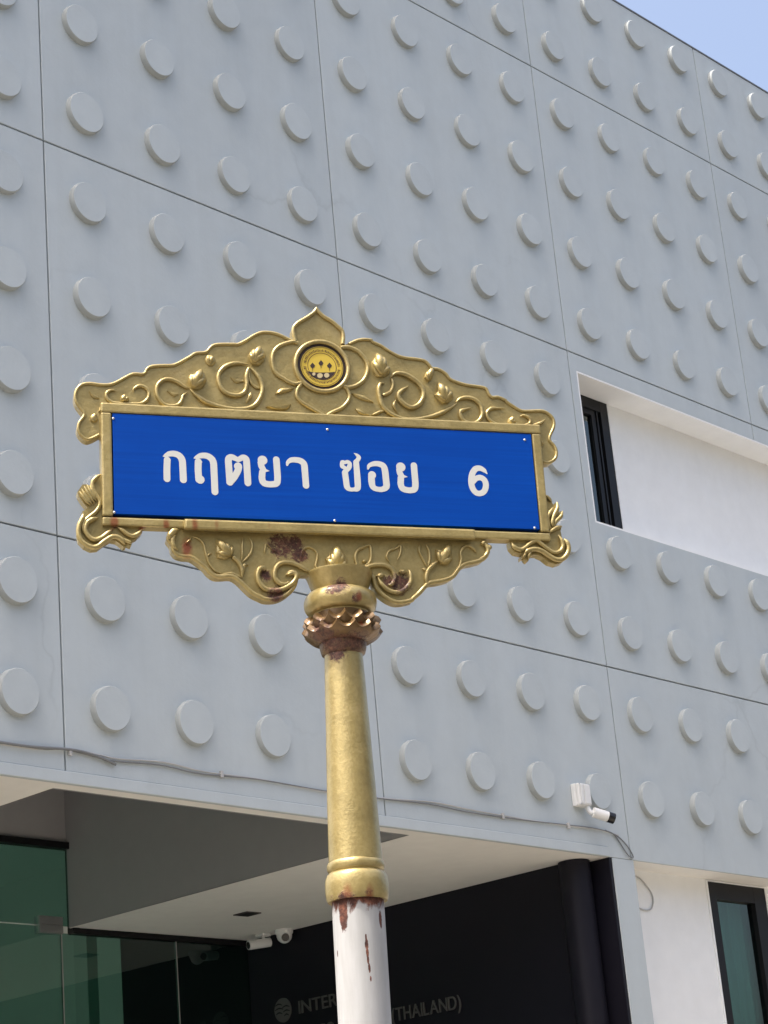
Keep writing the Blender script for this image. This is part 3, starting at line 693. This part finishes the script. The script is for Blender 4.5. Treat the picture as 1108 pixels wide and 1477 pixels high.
def inset(pts, d):
    out = []
    for i, p in enumerate(pts):
        a, b = pts[max(0, i - 1)], pts[min(len(pts) - 1, i + 1)]
        tx, tz = b[0] - a[0], b[1] - a[1]; l = math.hypot(tx, tz) or 1
        out.append((p[0] + tz / l * d, p[1] - tx / l * d))
    return out
RI = 2.3 * PXM
rim('crest_rim', inset(sL[:], RI * .55), 2.4, per=1)
rim('crest_rim', inset(sR[:], RI * .55), 2.4, per=1)
# flower of four petals round the medallion
pet_t = rim('petal', inset(sP, RI * .6), 3.0, per=1, lift=.5)
def petal(pts, r=3.0): return rim('petal', pts, r, per=5, lift=.45)
petal(C(330, 470, K, [(725, 572), (660, 583), (600, 565), (540, 528), (480, 488), (445, 430), (432, 345), (450, 262), (500, 208), (570, 178), (645, 163), (690, 178)]))
petal(C(410, 440, K, [(560, 432), (600, 425), (660, 432), (740, 470), (803, 545), (832, 620), (822, 700), (780, 768), (710, 812), (640, 828), (590, 815)]), 3.2)
petal(C(370, 530, K, [(445, 170), (408, 225), (402, 288), (440, 342), (510, 390), (580, 432), (640, 468), (685, 496), (690, 494), (760, 450), (850, 408), (908, 350), (928, 290), (905, 225), (872, 190)]), 2.9)
# medallion
MC = S(464, 529.5, YF)
def circ(c, r, n=48, sx=1, sz=1): return [(c[0] + r * sx * math.cos(2 * math.pi * i / n), c[1] + r * sz * math.sin(2 * math.pi * i / n)) for i in range(n)]
med = empty('medallion'); med.parent = sign
ring = circ(MC, 38.5 * PXM, 64)
me = tube_me('ring', [(x, YF - .003, z) for x, z in ring + [ring[0]]], 3.4 * PXM, 10, 1, False); shade(link('ring', me, M['gold'], med), 60)
def flat(name, pts, y, m, th=.0006, parent=None): return link(name, poly_me(name, pts, y, y + th), m, parent or med)
def simple(name, c, rough=.5, metal=0.0):
    m = paint(name, c, .08, rough, .05, 300); m.node_tree.nodes['Principled BSDF'].inputs['Metallic'].default_value = metal; return m
M['em_dark'] = simple('emblem dark ink', (.028, .014, .010)); M['em_gold'] = simple('emblem yellow foil', (.60, .44, .055), .45, .15); M['em_line'] = simple('emblem brown line', (.10, .045, .014)); M['em_pale'] = simple('emblem pale print', (.50, .42, .24))
flat('groove', circ(MC, 36 * PXM, 56), YF - .0012, M['em_dark'], .0012)
emb = flat('emblem', circ(MC, 31 * PXM, 56), YF - .0030, M['em_gold'], .0018)
def annulus(name, c, r0, r1, y, m, n=56, parent=None):
    v = [(x, y, z) for x, z in circ(c, r1, n)] + [(x, y, z) for x, z in circ(c, r0, n)]
    return link(name, mesh(name, v, [[i, (i + 1) % n, n + (i + 1) % n, n + i] for i in range(n)]), m, parent or emb)
annulus('print_ring', MC, 29.3 * PXM, 30.0 * PXM, YF - .0033, M['em_line'])
annulus('print_ring', MC, 20.3 * PXM, 21.2 * PXM, YF - .0033, M['em_line'])
# ring of tiny lettering, far too small to read
v, f = [], []
for i in range(72):
    if i % 36 in (0, 35): continue
    a = math.pi + 2 * math.pi * i / 72; w = random.uniform(.6, 1.15) * PXM; h0 = 23.0 * PXM; h1 = h0 + random.uniform(2.6, 4.2) * PXM
    t = (-math.sin(a), math.cos(a)); r_ = (math.cos(a), math.sin(a))
    n = len(v)
    for hh, ww in ((h0, -w), (h0, w), (h1, w), (h1, -w)): v.append((MC[0] + r_[0] * hh + t[0] * ww * .62, YF - .0033, MC[1] + r_[1] * hh + t[1] * ww * .62))
    f.append([n, n + 1, n + 2, n + 3])
link('print_lettering', mesh('print_lettering', v, f), M['em_line'], emb)
def E(pts): return C(410, 440, K, pts, YF - .003)
for cx, cy in ((283, 605), (367, 580), (452, 605)):
    flat('tree_mark', E([(cx, cy - 30), (cx + 14, cy - 14), (cx + 25, cy), (cx + 17, cy + 17), (cx + 4, cy + 26), (cx, cy + 62), (cx - 4, cy + 26), (cx - 17, cy + 17), (cx - 25, cy), (cx - 14, cy - 14)]), YF - .0034, M['em_dark'], .0003, emb)
band = flat('base_band', E([(232, 662), (300, 672), (370, 674), (440, 674), (508, 668), (490, 702), (455, 728), (415, 742), (370, 746), (320, 738), (275, 712)]), YF - .0034, M['em_dark'], .0003, emb)
for cx, cy, a, b in ((296, 690, 16, 16), (357, 706, 28, 25), (424, 703, 26, 24)):
    flat('stone_mark', E([(cx + a * math.cos(i * math.pi / 8), cy + b * math.sin(i * math.pi / 8)) for i in range(16)]), YF - .0039, M['em_pale'], .0003, emb)

# --- scrolls on the crest
def scroll(o, pts, r=2.2, taper=.14, lift=.35): return rim('scroll', C(*o, K, pts), r * 1.22, taper=taper, lift=lift + .35)
c1, c2, c3, c4, c5, c6, c7, c8 = (100, 520), (220, 490), (330, 470), (410, 440), (370, 530), (500, 490), (580, 520), (680, 560)
scroll(c1, [(470, 310), (420, 302), (376, 325), (370, 370), (400, 408), (450, 430), (540, 437), (640, 440), (720, 434), (778, 392), (794, 330), (762, 278), (700, 258), (645, 288), (640, 322)], 2.1)
scroll(c2, [(352, 528), (304, 566), (288, 620), (250, 658), (190, 668), (120, 655), (65, 600), (40, 530), (50, 460), (100, 412), (170, 400), (250, 430), (320, 478), (372, 492)], 2.4)
scroll(c2, [(372, 500), (430, 555), (520, 622), (620, 662), (740, 692), (860, 702), (960, 690), (1030, 650), (1080, 570), (1096, 480), (1068, 395), (1020, 330), (968, 280)], 2.8)
scroll(c2, [(968, 258), (870, 242), (780, 250), (704, 290), (658, 360), (665, 450), (710, 520), (780, 555), (860, 560), (920, 525), (940, 450), (936, 370), (955, 300), (972, 278)], 2.7)
scroll(c2, [(972, 290), (962, 350), (982, 430), (1030, 478), (1076, 492)], 1.8)
scroll(c2, [(985, 525), (970, 570), (935, 635)], 2.6, .5)
scroll(c2, [(60, 675), (20, 672), (0, 678)], 1.8, .4)
scroll(c6, [(430, 385), (490, 342), (570, 350), (650, 390), (722, 450), (763, 530), (755, 600), (710, 660), (640, 684), (570, 650), (524, 600), (516, 550), (560, 505), (622, 468)], 3.0)
scroll(c6, [(382, 440), (335, 445), (318, 510), (330, 590), (356, 665), (405, 722), (482, 770), (580, 800), (700, 800), (820, 780), (930, 742), (1030, 690), (1100, 640)], 2.6)
scroll(c6, [(442, 385), (462, 450), (440, 518), (392, 550), (350, 560)], 2.2)
scroll(c6, [(492, 600), (470, 660), (510, 742)], 2.2, .5)
scroll(c7, [(528, 442), (568, 392), (640, 376), (712, 392), (770, 440), (796, 510), (790, 570), (750, 618), (680, 634), (612, 608), (582, 560), (580, 515), (630, 492), (690, 478)], 2.5)
scroll(c8, [(335, 205), (250, 204), (190, 210), (152, 250), (160, 300), (200, 340), (270, 370), (360, 380), (450, 380), (540, 374), (584, 345), (570, 302), (522, 275), (482, 284)], 2.1)
scroll(c8, [(612, 368), (680, 356), (735, 315)], 2.4, .5)
# leaves
def leaf(o, pts, h=4.0): return dome('leaf', C(*o, K, pts), h * PXM)
leaf(c2, [(140, 512), (165, 522), (200, 532), (255, 535), (262, 550), (215, 575), (195, 560), (165, 540)], 2.5)
leaf(c2, [(775, 378), (810, 392), (860, 404), (915, 408), (918, 422), (850, 440), (815, 425), (792, 400)], 2.5)
leaf(c3, [(462, 685), (480, 650), (520, 628), (580, 625), (650, 628), (620, 655), (560, 672), (510, 682)], 5)
leaf(c5, [(90, 398), (150, 395), (200, 402), (270, 395), (345, 374), (335, 405), (290, 428), (210, 430), (150, 420)], 5)
leaf(c6, [(238, 762), (270, 735), (320, 715), (375, 700), (370, 720), (320, 748), (280, 762)], 4)
leaf(c6, [(45, 540), (110, 545), (170, 565), (230, 600), (270, 632), (215, 622), (140, 600), (85, 575)], 4)
leaf(c6, [(80, 695), (110, 690), (150, 715), (200, 750), (235, 765), (180, 762), (120, 735)], 3)
leaf(c1, [(195, 310), (235, 340), (285, 365), (300, 385), (255, 385), (215, 360)], 3)
leaf(c1, [(205, 590), (215, 550), (250, 533), (275, 545), (262, 575), (285, 605), (250, 622), (220, 615)], 6)
leaf(c1, [(290, 520), (300, 470), (345, 432), (380, 430), (350, 465), (320, 500)], 4)
leaf(c8, [(690, 590), (672, 540), (680, 500), (700, 530), (720, 560), (705, 585)], 5)
# buds with petals
def bud(o, pts, base, tips, h=7.0):
    dome('bud', C(*o, K, pts), h * PXM, base=C(*o, K, [base])[0], ridges=C(*o, K, tips))
bud(c1, [(505, 395), (515, 360), (540, 345), (575, 360), (598, 390), (590, 415), (550, 422), (515, 415)], (548, 412), [(512, 375), (542, 345), (590, 375)], 6)
bud(c2, [(385, 490), (360, 420), (362, 362), (410, 352), (450, 318), (488, 300), (520, 350), (540, 420), (510, 478), (450, 508)], (400, 488), [(365, 365), (425, 340), (488, 302), (530, 400)], 7)
bud(c3, [(225, 385), (195, 330), (195, 290), (232, 240), (270, 235), (300, 208), (335, 235), (368, 300), (350, 360), (300, 405)], (240, 380), [(200, 285), (245, 238), (310, 210), (355, 290)], 8)
bud(c2, [(525, 190), (540, 160), (585, 155), (625, 185), (630, 230), (600, 265), (560, 262), (530, 230)], (570, 245), [(540, 170), (600, 165)], 4)
bud(c6, [(262, 330), (246, 228), (278, 190), (300, 138), (326, 190), (355, 170), (382, 235), (432, 285), (428, 345), (370, 382), (300, 378)], (340, 365), [(250, 228), (300, 142), (358, 175), (425, 280)], 8)
bud(c6, [(775, 385), (785, 340), (812, 308), (852, 282), (868, 335), (850, 400), (815, 425)], (800, 415), [(800, 320), (852, 286)], 6)
bud(c6, [(912, 610), (872, 562), (912, 505), (910, 428), (950, 480), (992, 462), (1015, 505), (1050, 515), (1060, 590), (1015, 640), (950, 645)], (970, 625), [(878, 555), (912, 435), (985, 470), (1045, 530)], 8)
bud(c8, [(362, 350), (365, 310), (400, 285), (425, 310), (440, 340), (420, 362), (385, 368)], (395, 362), [(370, 312), (402, 288), (432, 330)], 6)

# --- lower pediment
l2, l3, l4, l5, ll, lr = (230, 750), (340, 760), (450, 760), (560, 750), (100, 680), (680, 700)
pedL = C(*l2, K, [(185, 100), (130, 105), (88, 150), (76, 200), (112, 250), (127, 310), (172, 358), (240, 379), (310, 385), (380, 430), (440, 475), (490, 533), (550, 573), (620, 580), (720, 576), (790, 620), (850, 680), (920, 743), (1000, 783)]) \
     + C(*l3, K, [(300, 738), (400, 737), (480, 710), (550, 660), (598, 590), (618, 520), (650, 480)])
pedR = C(*l4, K, [(560, 480), (598, 520), (620, 600), (670, 668), (740, 723), (820, 762), (900, 767), (1000, 745)]) \
     + C(*l5, K, [(250, 798), (320, 738), (380, 670), (422, 640), (500, 629), (600, 604), (660, 568), (710, 500), (770, 456), (860, 436), (940, 410), (990, 360), (1002, 305), (1025, 280), (1000, 240), (960, 200)])
qL, qR = dedupe(smooth_poly(pedL, 3)), dedupe(smooth_poly(pedR, 3))
bot_z = PZ - HH - .010
link('pediment_backing', poly_me('pediment_backing', [(qL[0][0], bot_z)] + qL + qR + [(qR[-1][0], bot_z)], YF, .010), M['gold'], sign)
rim('pediment_rim', inset(qL[3:], -RI * .8), 3.4, per=1, taper=.03)
rim('pediment_rim', inset(qR[:-3], -RI * .8), 3.4, per=1, taper=.03)
scroll(l2, [(190, 108), (140, 125), (105, 165), (85, 205)], 4.0, .3, .6)
scroll(l2, [(160, 150), (130, 200), (140, 265), (185, 315)], 3.2, .3, .6)
leaf(l2, [(255, 235), (290, 195), (320, 185), (318, 205), (285, 235), (262, 250)], 4)
scroll(l2, [(320, 165), (392, 190), (440, 240), (462, 330), (490, 420), (545, 500), (625, 545)], 1.5)
scroll(l2, [(470, 380), (490, 350), (520, 335)], 1.4, .4)
scroll(l2, [(822, 585), (824, 500), (790, 430), (745, 385), (718, 365)], 2.6, .2)
scroll(l2, [(835, 560), (840, 490), (850, 455), (892, 452)], 2.0, .3)
scroll(l2, [(620, 545), (720, 540), (780, 565), (822, 585)], 2.0, .3)
scroll(l2, [(835, 170), (828, 260), (828, 340), (820, 425)], 1.6, .3)
scroll(l2, [(890, 170), (926, 240), (915, 325), (870, 385), (822, 425)], 1.6, .3)
bud(l2, [(575, 385), (560, 320), (565, 250), (560, 190), (605, 235), (650, 215), (685, 250), (728, 255), (742, 325), (720, 375), (650, 400)], (700, 370), [(562, 200), (650, 225), (560, 330), (725, 265)], 6)
scroll(l3, [(760, 462), (690, 430), (610, 388), (530, 364), (445, 370), (395, 425), (386, 510), (430, 568), (490, 580), (538, 545)], 2.8, .15, .5)
scroll(l3, [(500, 482), (550, 455), (598, 485), (590, 540), (540, 590), (455, 632), (380, 642), (300, 630), (242, 580), (216, 505), (228, 435), (275, 415), (308, 452)], 3.0, .12, .5)
leaf(l3, [(495, 490), (510, 455), (550, 440), (590, 458), (585, 490), (540, 498)], 6)
leaf(l3, [(232, 430), (262, 405), (300, 412), (310, 440), (280, 450), (250, 455)], 5)
scroll(l3, [(655, 330), (652, 280), (672, 230), (720, 205), (780, 225), (815, 275), (808, 340), (800, 400), (850, 440), (900, 455)], 1.5)
scroll(l3, [(290, 270), (295, 210), (310, 170), (360, 220), (420, 260)], 1.4)
bud(l4, [(172, 455), (140, 412), (150, 350), (126, 325), (162, 288), (182, 242), (212, 238), (236, 178), (260, 245), (292, 238), (322, 290), (356, 335), (345, 410), (312, 455)], (238, 450), [(135, 325), (185, 255), (236, 185), (295, 250), (345, 345)], 8)
scroll(l4, [(388, 465), (435, 440), (446, 390), (432, 310), (450, 245), (500, 212), (575, 188), (590, 280), (575, 355), (520, 392)], 1.8, .1)
leaf(l4, [(495, 345), (515, 325), (545, 335), (540, 362), (505, 365)], 4)
scroll(l4, [(775, 360), (745, 300), (772, 242), (835, 218), (884, 188), (880, 270), (850, 335)], 1.6, .15)
scroll(l4, [(455, 472), (540, 412), (630, 386), (730, 392), (800, 440), (822, 520), (792, 580), (748, 582)], 2.8, .15, .5)
scroll(l4, [(650, 500), (690, 580), (760, 640), (850, 662), (922, 630), (978, 560), (980, 485), (962, 430)], 2.8, .15, .5)
leaf(l4, [(632, 500), (650, 468), (690, 462), (728, 490), (700, 515), (660, 525)], 6)
leaf(l4, [(860, 455), (880, 430), (925, 432), (945, 460), (920, 478), (880, 478)], 6)
scroll(l5, [(385, 665), (378, 580), (392, 515), (440, 460), (505, 405)], 2.6, .2)
scroll(l5, [(335, 490), (365, 500), (388, 520)], 1.8, .4)
scroll(l5, [(305, 240), (312, 320), (350, 400), (388, 478)], 1.6, .2)
scroll(l5, [(372, 240), (408, 315), (412, 400), (395, 478)], 1.6, .2)
bud(l5, [(490, 395), (468, 300), (510, 300), (540, 290), (560, 268), (612, 240), (630, 330), (642, 400), (592, 450), (522, 445)], (520, 435), [(475, 310), (545, 295), (612, 246), (638, 395)], 6)
scroll(l5, [(672, 538), (708, 475), (728, 400), (722, 330), (752, 275), (802, 260), (855, 295), (880, 335)], 2.0, .15)
scroll(l5, [(930, 225), (975, 265), (990, 320), (960, 370), (900, 395)], 2.6, .3, .5)
leaf(l5, [(915, 240), (930, 212), (965, 215), (968, 250), (940, 265)], 6)

# --- corner ornaments
cl = C(*ll, K, [(330, 28), (262, 62), (226, 110), (214, 140), (168, 126), (132, 130), (82, 202), (92, 237), (132, 302), (180, 358), (160, 385), (132, 396), (146, 425), (130, 470), (97, 532), (82, 610), (97, 688), (150, 743), (220, 776), (290, 768), (350, 720), (420, 682), (470, 692), (520, 730), (546, 755), (570, 748), (582, 724), (620, 740), (628, 714), (618, 692), (680, 660), (728, 612), (736, 560), (600, 520), (330, 500)])
link('corner_backing', poly_me('corner_backing', cl, YF + .001, .0095), M['gold'], sign)
cr_ = C(*lr, K, [(700, 85), (760, 107), (798, 150), (820, 190), (846, 167), (864, 205), (868, 262), (910, 256), (908, 302), (878, 350), (838, 392), (850, 422), (905, 410), (893, 456), (908, 530), (948, 570), (973, 640), (958, 710), (910, 768), (850, 788), (780, 768), (720, 720), (660, 692), (620, 692), (586, 717), (570, 754), (550, 745), (536, 717), (506, 735), (500, 706), (516, 686), (440, 668), (396, 620), (382, 560), (560, 500), (700, 500)])
link('corner_backing', poly_me('corner_backing', cr_[::-1], YF + .001, .0095), M['gold'], sign)
scroll(ll, [(322, 32), (268, 66), (232, 112), (232, 170), (262, 235), (302, 300), (298, 355), (262, 410), (200, 460), (150, 510), (140, 580), (165, 650)], 2.4, .1, .5)
scroll(ll, [(140, 425), (128, 480), (100, 540), (90, 610), (105, 682), (152, 732), (220, 764), (285, 755), (345, 708), (420, 662), (480, 665), (530, 700), (552, 740)], 3.0, .08, .5)
scroll(ll, [(432, 585), (385, 622), (320, 670), (250, 690), (190, 655), (160, 590), (178, 520), (230, 485), (290, 470)], 2.8, .12, .5)
scroll(ll, [(480, 560), (530, 595), (590, 640), (640, 648), (700, 618), (726, 575)], 2.4, .2, .5)
for a, b in (((100, 205), (210, 345)), ((120, 178), (230, 338)), ((145, 150), (252, 325)), ((175, 138), (270, 305)), ((205, 140), (285, 290))):
    scroll(ll, [a, ((a[0] + b[0]) / 2 - 4, (a[1] + b[1]) / 2 + 6), b], 2.0, .3, .7)
scroll(ll, [(470, 670), (540, 690), (600, 712), (620, 730)], 2.2, .3, .6)
scroll(lr, [(846, 172), (850, 240), (815, 320), (800, 390), (825, 430)], 2.8, .25, .7)
scroll(lr, [(812, 225), (775, 285), (752, 345), (765, 420), (800, 445)], 2.8, .25, .7)
scroll(lr, [(905, 262), (885, 320), (840, 365), (822, 420)], 2.6, .3, .7)
scroll(lr, [(760, 492), (800, 458), (850, 428), (900, 415)], 2.4, .3, .7)
scroll(lr, [(860, 500), (898, 560), (908, 620), (880, 665), (820, 680), (750, 640), (690, 590), (640, 562), (585, 585), (530, 630), (480, 648), (420, 620), (395, 575)], 2.6, .08, .5)
scroll(lr, [(920, 540), (955, 590), (964, 650), (940, 710), (890, 748), (830, 745), (760, 705), (690, 660), (620, 645), (560, 660), (520, 695)], 3.0, .08, .5)
scroll(lr, [(600, 650), (575, 700), (566, 745)], 2.2, .4, .6)
scroll(lr, [(548, 665), (530, 700), (508, 728)], 2.0, .4, .6)
scroll(lr, [(720, 95), (770, 130), (800, 175)], 1.8, .3, .5)

# --- capital, column and pole (turned round the pole axis, local x = y = 0)
def zz(y, x): return S(x, y, 0.0)[1]
def lathe(name, prof, m='gold', parent=None, n=56, ang=50, wob=None): return shade(link(name, lathe_me(name, prof, (0, 0), n, wob), M[m], parent or sign), ang)
def wob(a, z): return 1 + .008 * math.sin(3 * a + z * 60) + .006 * math.sin(7 * a - z * 90)
z_c0, z_c1 = zz(829, 486), zz(853, 487)
lathe('capital_cup', [(.040, z_c1 - .006), (.0515, z_c1 - .004), (.0535, z_c1), (.0580, z_c1 + .010), (.0635, z_c0 - .006), (.0655, z_c0 - .003), (.0655, z_c0), (.062, z_c0 + .0008)], wob=wob)
zt0, zt1 = zz(856, 487), zz(887, 488)
tor = [(.052, zt1 - .010)] + [(.0545 + .0160 * math.cos(t), (zt0 + zt1) / 2 + (zt0 - zt1) / 2 * math.sin(t)) for t in [(-90 + 15 * i) * math.pi / 180 for i in range(13)]] + [(.040, zt0 + .0002)]
lathe('capital_torus', tor, wob=wob)
zp = zz(925, 492)
lathe('capital_neck', m='gold_brown', prof=[(.036, zp - .030), (.0415, zp - .026), (.0445, zp - .015), (.0455, zp - .004), (.0445, zp + .002), (.046, zp + .004), (.050, zp + .014), (.054, zp + .022), (.054, zt1 + .004)], wob=wob)
def lotus(n, r0, z0, re, ze, off, amp=.0095, name='lotus_petal'):
    """crown of flared petals with pointed tips, each petal a mesh of its own"""
    m_ = 10
    for k in range(n):
        v, f = [], []; jit = random.uniform(-.0012, .0012); jz = random.uniform(-.001, .001)
        for i in range(m_ + 1):
            s_ = -1 + 2 * i / m_; a = 2 * math.pi * (k + off + s_ * .4985) / n
            d = 1 - (1 - abs(s_)) ** 2.2                      # 0 at the tip, 1 in the dip between two tips
            rE = re - .0080 * d + jit; zE = ze - amp * d + jz
            P = [(r0 - .002, z0), (r0 + (rE - r0) * .30, z0 + (zE - z0) * .16), (r0 + (rE - r0) * .68, z0 + (zE - z0) * .50), (rE - .0012, zE - .0022), (rE, zE - .0004),
                 (rE - .0008, zE + .0012), (rE - .0046, zE + .0070), (rE - .0100, zE + .0100), (r0 - .004, zE + .0105)]
            L = len(P)
            for (r, z) in P: v.append((r * math.cos(a), r * math.sin(a), z))
        for i in range(m_):
            for j in range(L - 1): q = i * L + j; f.append([q, q + 1, q + L + 1, q + L])
        shade(link(name, mesh(name, v, f), M['gold_brown'], sign), 38)
lotus(14, .0570, zz(916, 490), .0755, zz(899, 489), .15)
lotus(14, .0475, zz(929, 491), .0785, zz(912, 490), .65)
zs0, zs1 = zp - .024, zz(1243, 513)
prof = [(.0362 + (.0498 - .0362) * (i / 16) ** .9, zs0 + (zs1 - zs0) * i / 16) for i in range(17)][::-1]
lathe('column_shaft', [(.047, zs1 - .002)] + prof, wob=lambda a, z: 1 + .004 * math.sin(2 * a + z * 25) + .003 * math.sin(5 * a - z * 70))
z1, z2, z3 = zz(1243, 513), zz(1258, 514), zz(1301, 516)
lathe('ring_moulding', [(.049, z2 - .001)] + [(.0492 + .0042 * math.cos(t), (z1 + z2) / 2 + (z1 - z2) / 2 * .95 * math.sin(t)) for t in [(-80 + 20 * i) * math.pi / 180 for i in range(9)]] + [(.0488, z1 + .001)], wob=wob)
lathe('column_collar', [(.049, z3 + .0005), (.0545, z3), (.0565, z3 + .004), (.0578, z3 + .014), (.0580, z3 + .030), (.0570, z2 - .012), (.0540, z2 - .005), (.0500, z2 - .0012)], wob=wob)
def pole_material():
    m, nt, b = mat('white pole paint with rust'); v = coords(nt)
    base = ramp(nt, noise(nt, 1.0, 6, 0.65, coords(nt, (30, 30, 4))), [(0.3, (0.33, 0.335, 0.33)), (0.6, (0.415, 0.425, 0.43))])
    sp = N(nt, 'ShaderNodeSeparateXYZ'); lk(nt, v, sp.inputs[0])
    top = math_(nt, 'MAXIMUM', math_(nt, 'DIVIDE', math_(nt, 'SUBTRACT', sp.outputs['Z'], z3 - .042), .042), 0.0)          # rust bleeding down from the collar
    st = noise(nt, 1.0, 8, 0.72, coords(nt, (44, 44, 17)), .8)
    k = math_(nt, 'ADD', math_(nt, 'MULTIPLY', top, .72), math_(nt, 'MULTIPLY', math_(nt, 'SUBTRACT', st, .5), 1.9))
    k = math_(nt, 'MULTIPLY', k, math_(nt, 'MULTIPLY', top, 5.0, True))
    rf = ramp(nt, k, [(0.36, (0, 0, 0)), (0.60, (1, 1, 1))])
    drips = spots(nt, coords(nt, (1, 1, .28)), [((x, y, z * .28), r) for (x, y, z), r in DRIPS])
    kk = math_(nt, 'MULTIPLY', math_(nt, 'ADD', math_(nt, 'MINIMUM', drips, .6), math_(nt, 'MULTIPLY', math_(nt, 'SUBTRACT', noise(nt, 1.0, 6, .8, coords(nt, (190, 190, 70))), .5), 1.5)), math_(nt, 'MULTIPLY', drips, 5.0, True))
    df = ramp(nt, kk, [(0.16, (0, 0, 0)), (0.34, (1, 1, 1))])
    rf = math_(nt, 'MAXIMUM', rf, df)
    fl = ramp(nt, noise(nt, 95, 4, .7, v), [(0.71, (0, 0, 0)), (0.76, (1, 1, 1))])
    rf = math_(nt, 'MAXIMUM', rf, math_(nt, 'MULTIPLY', fl, 0.5))
    rc = ramp(nt, noise(nt, 70, 5, .7, v), [(0.3, (0.030, 0.017, 0.015)), (0.48, (0.085, 0.036, 0.027)), (0.66, (0.21, 0.085, 0.055)), (0.8, (0.36, 0.22, 0.13))])
    lk(nt, mixc(nt, rf, base, rc), b.inputs['Base Color'])
    b.inputs['Specular IOR Level'].default_value = .3; lk(nt, math_(nt, 'ADD', .55, math_(nt, 'MULTIPLY', rf, .3)), b.inputs['Roughness'])
    bump(nt, b, math_(nt, 'ADD', noise(nt, 40, 4, .6, v), math_(nt, 'MULTIPLY', rf, -.6)), .25, .002); return m
def on_pole(px, py):      # point of the pole's surface seen at a photo pixel
    d = RW.transposed() @ Vector(((px - IW / 2) / FPX, (py - IH / 2) / FPX, 1.0)); o = CAM - ORI
    O = Vector((o.dot(EX), o.dot(EY), o.dot(EZ))); Dv = Vector((d.dot(EX), d.dot(EY), d.dot(EZ)))
    a = Dv.x ** 2 + Dv.y ** 2; b = O.x * Dv.x + O.y * Dv.y; c = O.x ** 2 + O.y ** 2 - .048 ** 2
    q = b * b - a * c; t = (-b - math.sqrt(max(q, 0))) / a; return tuple(O + Dv * t)
DRIPS = [(on_pole(495, 1316), .013), (on_pole(529, 1362), .0042), (on_pole(530, 1374), .0034), (on_pole(533, 1396), .0030), (on_pole(531, 1384), .0026), (on_pole(528, 1352), .0024), (on_pole(535, 1412), .0020), (on_pole(487, 1376), .0022), (on_pole(549, 1326), .006)]
M['pole'] = pole_material()
lathe('pole', [(.048, 0.0), (.048, z3 + .02)], 'pole')
lathe('base_plate', [(.11, -.003), (.11, .012), (.10, .016), (.0485, .017)], 'steel')
